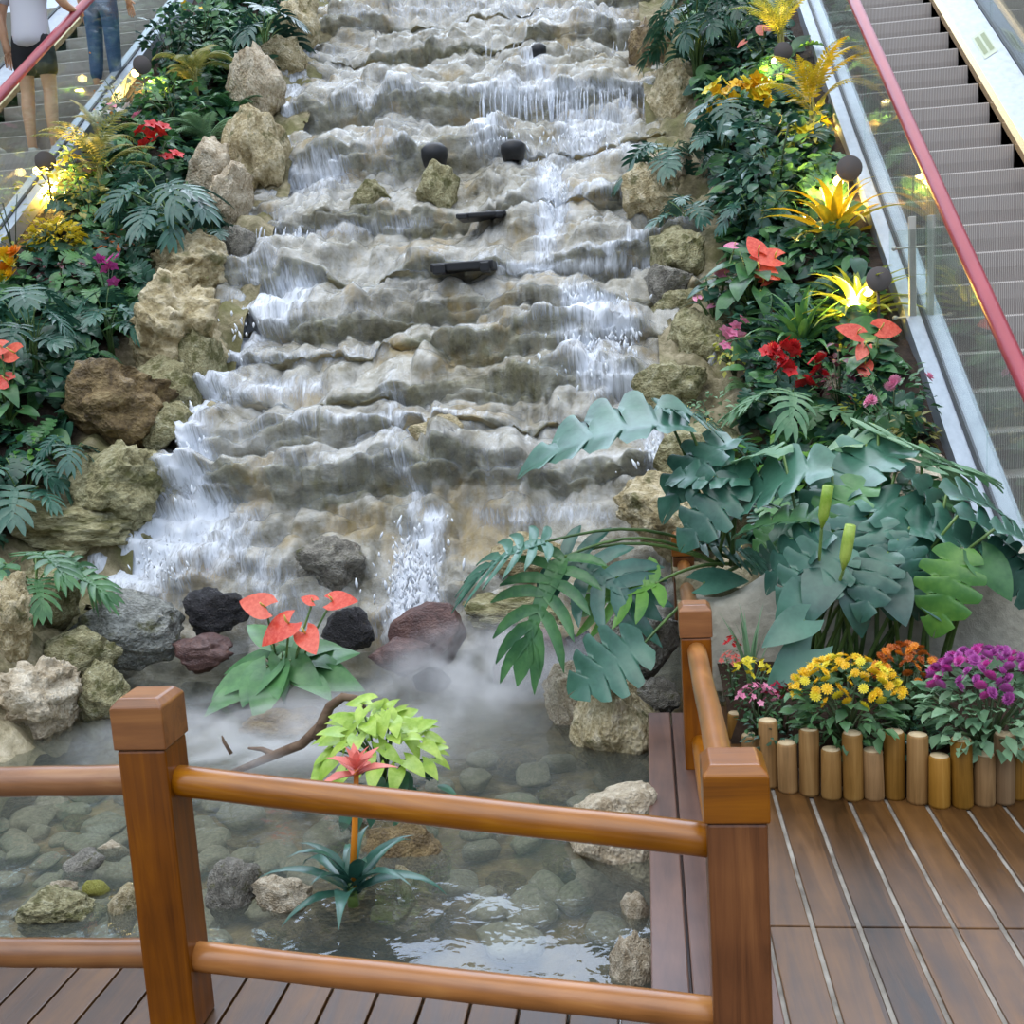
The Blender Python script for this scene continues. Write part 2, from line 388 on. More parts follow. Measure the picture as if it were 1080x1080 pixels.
def bloom_mesh(kind):
    m = MB()
    if kind == 'daisy':
        for ring, (n, l, p) in enumerate(((13, 1., .15), (9, .72, .55))):
            for k in range(n):
                m.add(([(-.05, .1, 0), (.05, .1, 0), (.15, .75, .02), (0, 1, -.04), (-.15, .75, .02)], [(0, 1, 2, 3, 4)]), frame((0, 0, .05*ring), 2*PI*(k+.5*ring)/n, p, 0, l))
        m.lathe([(.05, .02), (.26, .06), (.3, .16), (.2, .28), (.02, .32)], 8)
    elif kind == 'pom':
        for ring, (n, l, p) in enumerate(((14, 1., .0), (12, .92, .45), (9, .75, .85), (6, .55, 1.2))):
            for k in range(n):
                m.add(([(-.06, .05, 0), (.06, .05, 0), (.17, .7, .05), (0, 1, .12), (-.17, .7, .05)], [(0, 1, 2, 3, 4)]), frame((0, 0, .04*ring), 2*PI*(k+.37*ring)/n, p, 0, l))
        m.lathe([(.03, .0), (.3, .1), (.25, .3), (.03, .4)], 8)
    elif kind == 'five':
        for k in range(5): m.add(ovate(1, .42, 0, .15, 4), frame((0, 0, 0), 2*PI*k/5, .35, 0, 1))
        m.lathe([(.02, 0), (.14, .05), (.1, .18), (.02, .22)], 6)
    return m
_bl = {}
def bloom(kind, mat, parent, loc, s, rot, name='blossom'):
    k = (kind, mat)
    if k not in _bl:
        o = bloom_mesh(kind).build(name, G[mat], None); _bl[k] = o; first = True
        o.parent = parent; o.location = loc; o.scale = (s,)*3; o.rotation_euler = rot; return o
    c = copy_of(_bl[k], parent, loc, s, rot); c.name = name; return c
def flowers_on(o, R, Ht, kind, mat, n, size, lo=.55, face=True, cx=0., cz=0., rx=1., front=.6):
    """n blossoms spread over the upper camera-side dome of a plant"""
    for i in range(n):
        t = (i+.5)/n; a = i*2.399; u = lo+(1-lo)*U(0, 1); s = math.sqrt(max(0, 1-u*u))
        d = Vector((math.cos(a)*s*rx, math.sin(a)*s-.15*front, u))
        p = Vector((cx+d.x*R, d.y*R, Ht*(.5+.5*d.z)+cz))
        bloom(kind, mat, o, p, size*U(.8, 1.15), (.55*front+U(-.3, .3)+.3*(-d.y), U(-.3, .3)+d.x*.5, U(0, 6)))
def anthurium(label, px, py, w, h, flowers, leafmat='dark', n=20, L=.62, z=None, fm='coral', cat='plant', fdir=0, base=None, fs=1.):
    """flowers: (pixel x, y, size px, yaw)"""
    b, R, Ht = base or where(px, py, w, h, z=z)
    o = thing('anthurium', label, cat, b); lf = MB(); st = MB()
    for i in range(n):
        q = (i+.5)/n; yaw = i*2.4+U(-.3, .3); rr = R*(.3+.6*q); zz = Ht*(.8-.5*q)*U(.8, 1.1)
        e = Vector((math.cos(yaw)*rr*.7, math.sin(yaw)*rr*.7, max(.05, zz)))
        st.tube(arcpts((0, 0, -.02), e, Ht*.06, 5), .006, 5)
        lf.add(HEA[i % 3], Matrix.Translation(e) @ Matrix.Rotation(U(.15, .6), 4, 'X') @ Matrix.Rotation(U(-.4, .4), 4, 'Y') @ Matrix.Rotation(yaw-PI/2, 4, 'Z') @ Matrix.Scale(L*R*U(.85, 1.3), 4))
    lf.build('foliage', G[leafmat], o); st.build('stems', G['stem'], o)
    for k, (fx, fy, fsz, fyaw) in enumerate(flowers):
        Y = b.y-R*.35; p = onY(fx, fy, Y)-b; s = fsz*.72*Y/F*fs
        sp = MB().add(SPA[k % 2], Matrix.Identity(4)).build('flower', G[fm], o)
        sp.location = p; sp.scale = (s,)*3; sp.rotation_euler = (Matrix.Rotation(.85+U(-.2, .2), 3, 'X') @ Matrix.Rotation(U(-.25, .25), 3, 'Y') @ Matrix.Rotation(fyaw, 3, 'Z')).to_euler()
        sx = MB().tube([(0, .02, .02), (0, .05, .2), (0, .02, .42)], [.035, .04, .02], 6).build('spadix', G['cream'], sp)
        s2 = MB().tube([(0, 0, 0), p*.6+Vector((0, 0, .02)), p], .006, 5).build('flower_stem', G['stem'], o)
    return o
# ------------------------------------------------------------------ setting: beds, pond, cascade
ZW = -.15
def grid_mesh(name, xs, ys, zf, mat, kind='structure'):
    v = []; f = []; ok = {}
    for j, y in enumerate(ys):
        for i, x in enumerate(xs):
            z = zf(x, y)
            if z is None: continue
            ok[i, j] = len(v); v.append((x, y, z))
    for j in range(len(ys)-1):
        for i in range(len(xs)-1):
            q = [(i, j), (i+1, j), (i+1, j+1), (i, j+1)]
            if all(k in ok for k in q): f.append([ok[k] for k in q])
    m = MB(); m.v = v; m.f = f
    return tag(m.build(name, mat), kind=kind)
def fr(a, b, n): return [a+(b-a)*i/(n-1) for i in range(n)]
def cell(p):
    d, pts = mn.voronoi(p); q = pts[0]
    return math.sin(q.x*12.9+q.y*78.2+q.z*37.7)*.5, d[1]-d[0]
def rocky(x, y):
    t = (x-.1)/1.4 if x > -.6 else (xl(y)-x)/(xl(y)-XSL)
    return 1-sm((t-.28)/.16+.4*mn.noise((x*2.5, y*2.5, 3.)))
def bedz(x, y):
    h = H(x, y)
    if h < -3: return None
    r = rocky(x, y); c, e = cell(Vector((x*2.6, y*2.6, h*2.6)))
    return h+.05*fbm((x*3, y*3, 1.), 3)-.02+r*(.16*fbm((x*2.6, y*2.6, 7.), 5)+.06*c*min(1, e*3)+.05*min(e, .2)*5-.05)
def bed_mat():
    t = NT('rocky_bed'); v = t.coord('Object'); a = t.n('ShaderNodeAttribute', _attribute_name='rock').outputs['Fac']
    n1 = t.noise(v, 3.5, 8, .65, .5); n2 = t.noise(v, 14, 5, .7)
    rk = t.ramp(t.math('ADD', t.math('MULTIPLY', n1, .6), t.math('MULTIPLY', n2, .4)), [(.34, '403a28'), (.47, '787052'), (.58, 'a89d80'), (.7, 'cbc0a6')])
    rk = t.mix(t.ramp(t.noise(v, 1.7, 3), [(.5, 0.0), (.62, .7)]), rk, '6a6a38')
    p = t.pbsdf(Base__Color=t.mix(a, t.ramp(n2, [(.35, '2a2018'), (.65, '44352a')]), rk), Roughness=.8)
    t.link(t.bump(t.math('ADD', n1, t.math('MULTIPLY', n2, .5)), .8, .05), p.inputs['Normal']); return t.done(p)
bed_m = bed_mat()
def bed(name, xs, ys):
    o = grid_mesh(name, xs, ys, bedz, bed_m); a = o.data.attributes.new('rock', 'FLOAT', 'POINT')
    a.data.foreach_set('value', [rocky(v.co.x, v.co.y) for v in o.data.vertices])
bed('ground_left', fr(-5.0, -2.4, 110), fr(2.0, 15, 420))
bed('ground_right', fr(.10, 1.6, 70), fr(4.56, 15, 360))
grid_mesh('pond_bed_floor', fr(-3.6, .4, 90), fr(1.9, 6.2, 90), lambda x, y: -.42+.05*fbm((x*2.2, y*2.2, 5.), 3), stone_brown)
LEDGE_PX = [500, 455, 410, 368, 330, 286, 228, 168, 112, 52, 20, -10, -40]
LY = [onS(470, p, 5.4).y for p in LEDGE_PX]
XA, XB = -4.9, .95
ROWS = []
for i in range(44): ROWS.append(('w', 0, i/44))
for k in range(len(LY)):
    for i in range(10): ROWS.append(('r', k, i/9))
    if k < len(LY)-1:
        nt = max(6, int((LY[k+1]-LY[k])*27))
        for i in range(1, nt): ROWS.append(('t', k, i/nt))
def lf_(k, x, top):
    q = mn.noise((x*.8+k*3.7, k*5.3, .7)); a = .015+.15*max(0, min(1, .5+1.3*q))
    dy = .15*mn.noise((x*.6, k*3.1+20, 2.))+.06*mn.noise((x*2.3, k*4.1, 6.)); dz = .09*mn.noise((x*.9, k*7.7, 4.))+.035*mn.noise((x*3.1, k*2.7, 8.)); cc, ee = cell(Vector((x*1.5+.3*mn.noise((x*2, k, 0)), k*9.1, 0))); dz += .17*cc*min(1, ee*6); dy += .12*math.sin(cc*40)*min(1, ee*6)
    y = LY[k]+dy
    return Vector((x, y-.035, Smean(LY[k])+a+dz)) if top else Vector((x, y+.02, Smean(LY[k])-a*.9+dz*.6))
def cpt(x, row, fine=True):
    t, k, u = row
    if t == 'w':
        pts = [Vector((x, 5.62, -.6)), Vector((x, 5.86+.1*mn.noise((x*1.7, 3, 9)), -.02+.08*mn.noise((x*1.3, 0, 9)))), Vector((x, 6.12+.1*mn.noise((x*2, 7, 9)), .34+.1*mn.noise((x*1.6, 5, 9)))), lf_(0, x, False)]
        q = u*3; i = int(q); p = pts[i].lerp(pts[i+1], q-i)
    elif t == 'r': p = lf_(k, x, False).lerp(lf_(k, x, True), u); p.y -= .02*math.sin(PI*u)
    else: p = lf_(k, x, True).lerp(lf_(k+1, x, False), u); p.z += .03*math.sin(PI*u)*(1+1.5*mn.noise((x*1.5, k*2.2, u*2)))
    d = .11*fbm(p*1.25, 3)
    wp = p+Vector((.12*mn.noise(p*1.9), 0, .07*mn.noise(p*2.3+Vector((9, 9, 9)))))
    big = k < 4 or t == 'w'
    c1, e1 = cell(Vector((wp.x*2.4, wp.y*1.9, wp.z*5.0))) if fine or True else (0, 0)
    d += (.13 if big else .10)*c1*min(1, e1*5)
    if fine:
        c, e = cell(Vector((wp.x*4.6, wp.y*4.2, wp.z*8.2)))
        sw = (p.z*5.2+1.1*mn.noise((p.x*1.1, p.y*.6, 3.))+c1*1.3) % 1.0
        d += .05*c+.035*min(e, .25)*4-.03+.055*min(e1, .2)*5-.05+.05*fbm(p*5, 6)+.11*((sw if sw < .85 else (1-sw)/.15*.85)-.45)*(.5+mn.noise(p*1.3))
    return p+Vector((.03*mn.noise(p*5) if fine else 0, -.62, .6))*d
def cascade_mesh(name, nx, fine, mat, off=0):
    m = MB(); xs = fr(XA, XB, nx)
    for r in ROWS:
        for x in xs: p = cpt(x, r, fine); m.v.append((p.x, p.y-.75*off, p.z+.7*off))
    for j in range(len(ROWS)-1):
        for i in range(nx-1): m.f.append((j*nx+i, j*nx+i+1, (j+1)*nx+i+1, (j+1)*nx+i))
    return m.build(name, mat)
def cascade_mat():
    t = NT('wet_cascade_rock'); v = t.coord('Object'); vs = t.coord('Object', (1, 1.4, 2.4))
    n1 = t.noise(vs, 1.6, 8, .65, .5); n2 = t.noise(v, 9, 8, .7); n3 = t.noise(vs, .9, 4, .6)
    col = t.ramp(t.math('ADD', t.math('MULTIPLY', n1, .55), t.math('MULTIPLY', n2, .45)), [(.34, '453d27'), (.43, '968a6e'), (.52, 'c3b9a6'), (.63, 'e6ded3')])
    at = t.n('ShaderNodeAttribute', _attribute_name='riser').outputs['Fac']
    mf = t.math('MULTIPLY', t.ramp(t.math('ADD', t.math('MULTIPLY', n3, .7), t.math('MULTIPLY', at, .22)), [(.44, 0.0), (.6, 1.0)]), .7)
    col = t.mix(mf, col, t.ramp(n2, [(.35, '4a4526'), (.65, '97905c')]))
    col = t.mix(t.ramp(t.noise(v, 2.3, 3), [(.54, 0.0), (.64, .7)]), col, 'b3975e')
    p = t.pbsdf(Base__Color=col, Roughness=.34)
    t.link(t.bump(t.math('ADD', n1, t.math('MULTIPLY', n2, .6)), .8, .05), p.inputs['Normal'])
    return t.done(p)
NX = 270
cas = cascade_mesh('rock_cascade_floor', NX, True, cascade_mat()); tag(cas, kind='structure')
at = cas.data.attributes.new('riser', 'FLOAT', 'POINT')
at.data.foreach_set('value', [(1. if r[0] == 'r' else 0.) for r in ROWS for _ in range(NX)])
# flowing water
STREAMS = [  # polylines of (pixel x, y, half width px), strength
    ([(330, 40, 12), (305, 110, 14), (300, 160, 20)], .8), ([(300, 190, 22), (345, 183, 30)], .9), ([(285, 240, 26), (280, 290, 30)], .55), ([(262, 248, 10), (420, 236, 12), (450, 232, 8)], .5),
    ([(300, 315, 40), (255, 335, 36), (245, 370, 34), (225, 410, 30)], 1.0), ([(225, 412, 22), (330, 408, 14)], .7),
    ([(215, 420, 30), (208, 470, 26), (205, 520, 22), (190, 560, 40), (150, 580, 62), (120, 600, 50)], 1.15), ([(180, 580, 60), (235, 570, 40)], .8),
    ([(270, 378, 10), (400, 372, 8)], .5), ([(430, 10, 30), (520, 5, 30), (640, 20, 30)], .45), ([(560, 60, 12), (580, 100, 14), (540, 100, 30)], .8), ([(500, 98, 12), (680, 92, 12)], .7),
    ([(515, 120, 12), (520, 150, 22)], .9), ([(600, 110, 20), (610, 150, 30), (650, 120, 25)], .75), ([(540, 165, 14), (680, 160, 12)], .55),
    ([(580, 180, 14), (585, 220, 20), (575, 270, 12)], 1.), ([(530, 283, 8), (690, 278, 9)], .9), ([(610, 315, 22), (655, 345, 26)], 1.05), ([(600, 350, 16), (625, 385, 30), (660, 400, 26)], .9),
    ([(690, 440, 22), (695, 480, 20), (705, 530, 20)], .8), ([(415, 405, 14), (420, 440, 16), (430, 500, 18), (435, 550, 16)], .55), ([(450, 552, 16), (440, 590, 30), (440, 640, 40)], 1.1), ([(500, 550, 14), (640, 548, 14)], .6),
    ([(280, 450, 40), (420, 470, 50)], .3), ([(520, 480, 60), (600, 470, 50)], .3), ([(400, 290, 60), (600, 300, 60)], .22), ([(350, 60, 60), (420, 130, 60), (400, 200, 40)], .3), ([(270, 600, 40), (320, 640, 40)], .5)]
SEG = []
for pl, s in STREAMS:
    for (a, b) in zip(pl[:-1], pl[1:]):
        P1 = onS(a[0], a[1], 5.4); P2 = onS(b[0], b[1], 5.4)
        if a[1] > 520: P1 = onY(a[0], a[1], 6.12); P1.y -= (a[1]-520)*.0026
        if b[1] > 520: P2 = onY(b[0], b[1], 6.12); P2.y -= (b[1]-520)*.0026
        SEG.append((P1.x, P1.z, P2.x, P2.z, a[2]*P1.y/F, b[2]*P2.y/F, s))
SEG = np.array(SEG)
def foam_at(x, z):
    ax, az, bx, bz, wa, wb, s = SEG.T
    dx, dz = bx-ax, bz-az; t = np.clip(((x-ax)*dx+(z-az)*dz)/(dx*dx+dz*dz+1e-9), 0, 1)
    w = wa+(wb-wa)*t; d2 = ((x-ax-t*dx)**2+(z-az-t*dz)**2)/(w*w)
    return float((s*np.exp(-d2*1.1)).max())
def flow_mat():
    t = NT('flowing_water'); uv = t.n('ShaderNodeTexCoord').outputs['UV']
    def mp(sx, sy): m = t.n('ShaderNodeMapping', Vector=uv); m.inputs['Scale'].default_value = (sx, sy, 1); return m.outputs[0]
    s1 = t.noise(mp(11, 2.4), 1.6, 6, .68, .9); s2 = t.noise(mp(30, 9), 1.5, 4, .7, .4)
    st = t.math('ADD', t.math('MULTIPLY', s1, .62), t.math('MULTIPLY', s2, .38))
    fa = t.n('ShaderNodeAttribute', _attribute_name='foam').outputs['Fac']
    m = t.math('ADD', t.math('MULTIPLY_ADD', fa, .66, .05), t.math('MULTIPLY', t.math('SUBTRACT', st, .5), t.math('MULTIPLY_ADD', fa, 1.6, .9)))
    mask = t.ramp(m, [(.02, .0), (.3, .2), (.7, .95)])
    bmp = t.bump(st, .6, .03)
    fz = t.n('ShaderNodeFresnel', IOR=1.33, Normal=bmp).outputs[0]
    g = t.n('ShaderNodeBsdfGlossy', Roughness=.22, Normal=bmp); tr = t.n('ShaderNodeBsdfTransparent'); tr.inputs[0].default_value = (.93, .96, .98, 1)
    clear = t.n('ShaderNodeMixShader', i0=t.math('MULTIPLY', fz, .45), i1=tr.outputs[0], i2=g.outputs[0])
    p = t.pbsdf(Roughness=.35, Normal=bmp); p.inputs['Base Color'].default_value = lin('e2e8f0')
    return t.done(t.n('ShaderNodeMixShader', i0=mask, i1=clear.outputs[0], i2=p.outputs[0]))
flow_m = flow_mat()
NW = 270
wat = cascade_mesh('cascade_water', NW, True, flow_m, .009)
tag(wat, 'clear and white water running down the stepped rock cascade', 'water', kind='stuff')
fa = wat.data.attributes.new('foam', 'FLOAT', 'POINT')
def lip_at(j, x):
    t, k, u = ROWS[j]
    if t == 'w': return .08
    q = max(0, min(1, .35+1.3*mn.noise((x*1.1, k*3.3, 11.))))
    return q*(.62 if (t == 'r' and u > .8) or (t == 't' and u < .14) else .30 if t == 'r' else .2)
arc = [0.]; 
for j in range(1, len(ROWS)):
    arc.append(arc[-1]+(cpt(-1.5, ROWS[j], False)-cpt(-1.5, ROWS[j-1], False)).length)
fa.data.foreach_set('value', [max(foam_at(v.co.x, v.co.z), lip_at(i//NW, v.co.x)) for i, v in enumerate(wat.data.vertices)])
uvl = wat.data.uv_layers.new(name='UVMap')
for lp in wat.data.loops:
    v = wat.data.vertices[lp.vertex_index]; uvl.data[lp.index].uv = (v.co.x, arc[lp.vertex_index//NW])
foam_m = plain('white_water', 'e6ebf2', .3)
def foam_alpha():
    t = NT('falling_water'); v = t.coord('Object', (40, 40, 4)); n = t.noise(v, 1, 4)
    p = t.pbsdf(Roughness=.25); p.inputs['Base Color'].default_value = lin('dfe6f0')
    tr = t.n('ShaderNodeBsdfTransparent')
    return t.done(t.n('ShaderNodeMixShader', i0=t.ramp(n, [(.4, .12), (.62, .85)]), i1=tr.outputs[0], i2=p.outputs[0]))
# falling strands over ledges and drops of spray
sd = MB(); r2 = random.Random(11)
def strands(x0, x1, y0, y1, n, jit=.3):
    for i in range(n):
        px = r2.uniform(x0, x1); a = r2.uniform(0, jit); top = y0+(y1-y0)*a*.5; bot = y1-(y1-y0)*r2.uniform(0, jit)
        p = onS(px, y0, 5.4); k = min(range(len(LY)), key=lambda q: abs(LY[q]-p.y)); Y = LY[k]-.16
        A = onY(px, top, Y); B = onY(px+r2.uniform(-2, 2), bot, Y-.05)
        w = r2.uniform(.003, .011)
        sd.tube([A, A.lerp(B, .3)+Vector((r2.uniform(-.01, .01), -.02, 0)), A.lerp(B, .7)+Vector((r2.uniform(-.01, .01), -.03, 0)), B], [w*.5, w, w*.9, w*.4], 5)
strands(505, 680, 92, 145, 60); strands(510, 690, 40, 75, 18, .5); strands(570, 600, 228, 262, 14); strands(265, 330, 238, 275, 16); strands(560, 600, 170, 200, 12); strands(640, 690, 228, 260, 8, .6); strands(520, 640, 60, 90, 12)
tag(sd.build('falling_water', foam_alpha()), 'thin strands of water falling over the cascade ledges', 'water', kind='stuff')
sp = MB()
def spray(px, py, rx, ry, n, Y=None, smax=.012):
    for i in range(n):
        a, b = r2.gauss(0, .5), r2.gauss(0, .5)
        p = onS(px+a*rx, py+b*ry, 5.4) if Y is None else onY(px+a*rx, py+b*ry, Y)
        p.y -= .16+r2.uniform(0, .06); s = r2.uniform(.003, smax)
        d = Vector((r2.uniform(-.5, .5), r2.uniform(-.3, .3), 1)).normalized()*s*r2.uniform(1.2, 3.5)
        sp.tube([p-d, p, p+d], [s*.3, s, s*.3], 5)
spray(442, 600, 34, 50, 220, 6.0); spray(655, 345, 22, 26, 110); spray(615, 320, 20, 16, 60); spray(625, 375, 40, 30, 120); spray(585, 200, 16, 30, 70); spray(520, 148, 24, 14, 60); spray(610, 152, 60, 10, 70); spray(185, 590, 40, 22, 50, 6.05, .008); spray(230, 340, 40, 40, 90); spray(210, 450, 22, 50, 90); spray(690, 470, 24, 40, 60)
tag(sp.build('water_spray', foam_m), 'white drops of spray where the cascade splashes', 'spray', kind='stuff')
def pond_mat():
    t = NT('pond_water'); v = t.coord('Object'); n = t.math('ADD', t.noise(v, 3.2, 3, .5, .8), t.math('MULTIPLY', t.noise(v, 11, 3, .5, .4), .25))
    bmp = t.bump(n, .16, .05)
    fz = t.n('ShaderNodeFresnel', IOR=1.36, Normal=bmp).outputs[0]
    g = t.n('ShaderNodeBsdfGlossy', Roughness=.03, Normal=bmp); tr = t.n('ShaderNodeBsdfTransparent'); tr.inputs[0].default_value = (.86, .88, .82, 1)
    di = t.n('ShaderNodeBsdfDiffuse'); di.inputs[0].default_value = lin('8a938c')
    body = t.n('ShaderNodeMixShader', i0=.16, i1=tr.outputs[0], i2=di.outputs[0])
    return t.done(t.n('ShaderNodeMixShader', i0=t.math('MULTIPLY_ADD', fz, 1.15, .03, True), i1=body.outputs[0], i2=g.outputs[0]))
m = MB(); m.add(strip_grid([[(x, y, ZW+.004*mn.noise((x*4, y*4, 0))) for x in fr(-3.5, .3, 60)] for y in fr(1.95, 6.15, 70)]))
tag(m.build('pond_water', pond_mat()), 'still grey-green pond water below the cascade', 'water', kind='stuff')
def mist_mat():
    t = NT('mist'); v = t.coord('Object')
    ln = t.n('ShaderNodeVectorMath', _operation='LENGTH', i0=v).outputs['Value']
    fall = t.math('POWER', t.math('SUBTRACT', 1.0, ln, clamp=True), 1.4)
    n = t.ramp(t.noise(t.coord('Object', (1.5, 1.5, .8)), 1.9, 4, .6, .6), [(.44, 0.0), (.62, 1.0)])
    d = t.math('MULTIPLY', t.math('MULTIPLY', fall, n), MIST)
    vs = t.n('ShaderNodeVolumeScatter', Density=d); vs.inputs['Color'].default_value = (.96, .97, 1, 1)
    t.link(vs.outputs[0], t.out.inputs['Volume']); return t.m
MIST = 11.0
def mist(px, py, Y, sx, sy, sz, lab):
    bm = bmesh.new(); bmesh.ops.create_icosphere(bm, subdivisions=3, radius=1); me = bpy.data.meshes.new('mist'); bm.to_mesh(me); bm.free()
    o = bpy.data.objects.new('mist', me); C.objects.link(o); p = onY(px, py, Y); o.location = (p.x, p.y, max(p.z, ZW+.02)); o.scale = (sx, sy, sz); me.materials.append(mist_m)
    tag(o, lab, 'mist', kind='stuff')
mist_m = mist_mat()
mist(525, 722, 4.95, .72, .6, .36, 'pale mist drifting over the pond below the dark red slab')
mist(300, 785, 4.4, 1.1, .8, .17, 'thin mist lying over the pond around the driftwood')
# ------------------------------------------------------------------ decks
def deck_mat(axis_rot=0):
    t = NT('deck_boards'); v = t.coord('Object', (9, .8, 1)); r = t.n('ShaderNodeObjectInfo').outputs['Random']
    pos = t.n('ShaderNodeSeparateXYZ', Vector=t.coord('Object')).outputs
    bid = t.math('FLOOR', t.math('DIVIDE', pos[0], .117))
    h = t.n('ShaderNodeTexWhiteNoise', _noise_dimensions='1D', W=bid).outputs[0]
    vv = t.n('ShaderNodeVectorMath', _operation='ADD', i0=v, i1=t.n('ShaderNodeCombineXYZ', X=t.math('MULTIPLY', h, 50.), Y=t.math('MULTIPLY', h, 23.)).outputs[0]).outputs[0]
    g = t.noise(vv, 2.0, 6, .65, 1.); k = t.noise(t.coord('Object'), 5, 3); kn = t.noise(t.coord('Object', (1, .6, 1)), 11, 1)
    col = t.ramp(t.math('ADD', t.math('MULTIPLY', g, .55), t.math('ADD', t.math('MULTIPLY', k, .25), t.math('MULTIPLY', h, .2))), [(.32, '2e1e0d'), (.5, '4f351b'), (.68, '6e4c27')])
    col = t.mix(t.ramp(kn, [(.74, 0.0), (.8, .6)]), col, '3a2a22')
    p = t.pbsdf(Base__Color=col, Roughness=t.math('MULTIPLY_ADD', g, .3, .22)); p.inputs['Coat Weight'].default_value = .12; p.inputs['Coat Roughness'].default_value = .3; p.inputs['Specular IOR Level'].default_value = .35
    t.link(t.bump(g, .25, .004), p.inputs['Normal']); return t.done(p)
deck_m = deck_mat(); grout_m = plain('board_gap_filler', 'a39d92', .8, c2='5a5248', scale=7); dark_m = plain('deck_fascia', '2c2018', .7)
def front_edge(x): return 2.27-.105*(x-.13)
BW = .117
# front deck (boards run towards the pond), right deck (boards end at the palisade)
m = MB()
for i in range(-24, 0):
    x0 = i*BW; 
    if x0 < -2.7: continue
    y1 = front_edge(x0+BW/2); m.box((x0+.003, .9, -.045), (x0+BW-.003, y1, 0))
for i in range(2, 25):
    x0 = i*BW+.02
    for a, b in ((-1.0, .9), (.903, 2.62), (2.626, 4.35)): m.box((x0+.0065, a, -.045), (x0+BW-.0065, b, .0008*((i*7) % 3)))
dk = m.build('deck_floor', deck_m, smooth=False, bevel=.003); tag(dk, kind='structure')
m = MB(); m.box((.25, -1, -.07), (2.9, 4.35, -.006)); tag(m.build('deck_gap_floor', grout_m, smooth=False), kind='structure')
m = MB(); m.add(([(-3, .9, -.06), (.0, .9, -.06), (.0, front_edge(0)-.01, -.06), (-3, front_edge(-3)-.01, -.06), (-3, .9, -.5), (0, .9, -.5), (0, front_edge(0)-.01, -.5), (-3, front_edge(-3)-.01, -.5)], [(0, 1, 2, 3), (4, 5, 1, 0), (7, 6, 2, 3), (6, 5, 1, 2), (4, 7, 3, 0), (4, 5, 6, 7)]))
tag(m.build('deck_substructure_floor', dark_m, smooth=False), kind='structure')
edge_m = woodm('deck_edge_wood', '3c2a24', '5a4238', '705446', 'Y', rough=.45, scale=.8)
m = MB(); m.box((-.045, 1.0, -.05), (.045, 4.28, .004)); m.box((.052, 1.0, -.05), (.17, 4.28, .002)); m.box((.176, 1.0, -.05), (.25, 4.28, 0)); m.box((-.03, 1.0, -.5), (.25, 4.28, -.052))
tag(m.build('trim_1', edge_m, smooth=False, bevel=.004), kind='structure')
# ------------------------------------------------------------------ railings
def post(px, top_px, Y, w, parent, caph=.115):
    p = onY(px, top_px, Y); top = p.z; x = p.x
    b = MB().box((-w*.46, -w*.46, 0), (w*.46, w*.46, top-caph)).build('post', wood_post, parent, smooth=False, bevel=.006)
    b.location = (x-parent.location.x, Y+w*.5-parent.location.y, 0)
    c = MB(); h = w*.5; c.add(([(-h, -h, 0), (h, -h, 0), (h, h, 0), (-h, h, 0), (-h, -h, caph-.018), (h, -h, caph-.018), (h, h, caph-.018), (-h, h, caph-.018), (-h+.016, -h+.016, caph), (h-.016, -h+.016, caph), (h-.016, h-.016, caph), (-h+.016, h-.016, caph)],
        [(0, 3, 2, 1), (0, 1, 5, 4), (1, 2, 6, 5), (2, 3, 7, 6), (3, 0, 4, 7), (4, 5, 9, 8), (5, 6, 10, 9), (6, 7, 11, 10), (7, 4, 8, 11), (8, 9, 10, 11)]))
    cc = c.build('post_cap', wood_cap, b, smooth=False, bevel=.004); cc.location = (0, 0, top-caph+.002)
    g = MB().box((-w*.43, -w*.43, top-caph-.004), (w*.43, w*.43, top-caph+.004)).build('post_groove', dark_m, b, smooth=False)
    return Vector((x, Y+w*.5, top))
def rail(a, b, r, parent, mat):
    a, b = Vector(a), Vector(b); L = (b-a).length; n = 14
    mb = MB(); pts = [(L*(i/n-.5), .0012*math.sin(i*.8), .001*math.sin(i*1.1+1)) for i in range(n+1)]
    mb.tube(pts, [r*(1+.008*math.sin(i*1.7)) for i in range(n+1)], 16)
    o = mb.build('rail', mat, parent); d = (b-a).normalized()
    o.location = (a+b)/2-Vector(parent.location); o.rotation_euler = d.to_track_quat('X', 'Z').to_euler()
    return o
rl = thing('wooden_railing', 'varnished brown wooden railing with square posts along the front of the pond', 'railing', (-.6, 2.1, 0))
PL = post(141, 740, 2.12, .122, rl); PN = post(776, 811, 1.98, .127, rl)
def hz(px, py, Y): return onY(px, py, Y).z
yL, yN = PL.y, PN.y
rt = (hz(200, 821, yL), hz(742, 889, yN)); rb = (hz(216, 1007, yL), hz(748, 1071, yN))
rail((PL.x, yL, rt[0]), (PN.x, yN, rt[1]), .035, rl, wood_rail)
rail((PL.x, yL, rb[0]), (PN.x, yN, rb[1]), .034, rl, wood_rail)
q1 = onZ(-40, 825, hz(110, 825, yL)); q2 = onZ(-40, 1004, hz(140, 1005, yL))
rail(q1, (PL.x, yL, hz(115, 823, yL)), .035, rl, wood_rail); rail(q2, (PL.x, yL, hz(140, 1005, yL)), .034, rl, wood_rail)
sr = thing('wooden_railing', 'varnished wooden side railing between the deck and the pond running towards the cascade', 'railing', (.13, 3.2, 0))
pm = onX(733, 640, PN.x-.002); pf = onX(719, 563, PN.x+.01)
PM = post(733, 640, pm.y, .115, sr); PF = post(720, 564, pf.y, .118, sr)
for dz, r in ((.165, .034), (.50, .03)):
    rail((PN.x, PN.y+.05, max(.1, PN.z-dz)), (PM.x, PM.y, max(.1, PM.z-dz)), r, sr, wood_rail); rail((PM.x, PM.y, max(.1, PM.z-dz)), (PF.x, PF.y, max(.1, PF.z-dz)), r, sr, wood_rail)
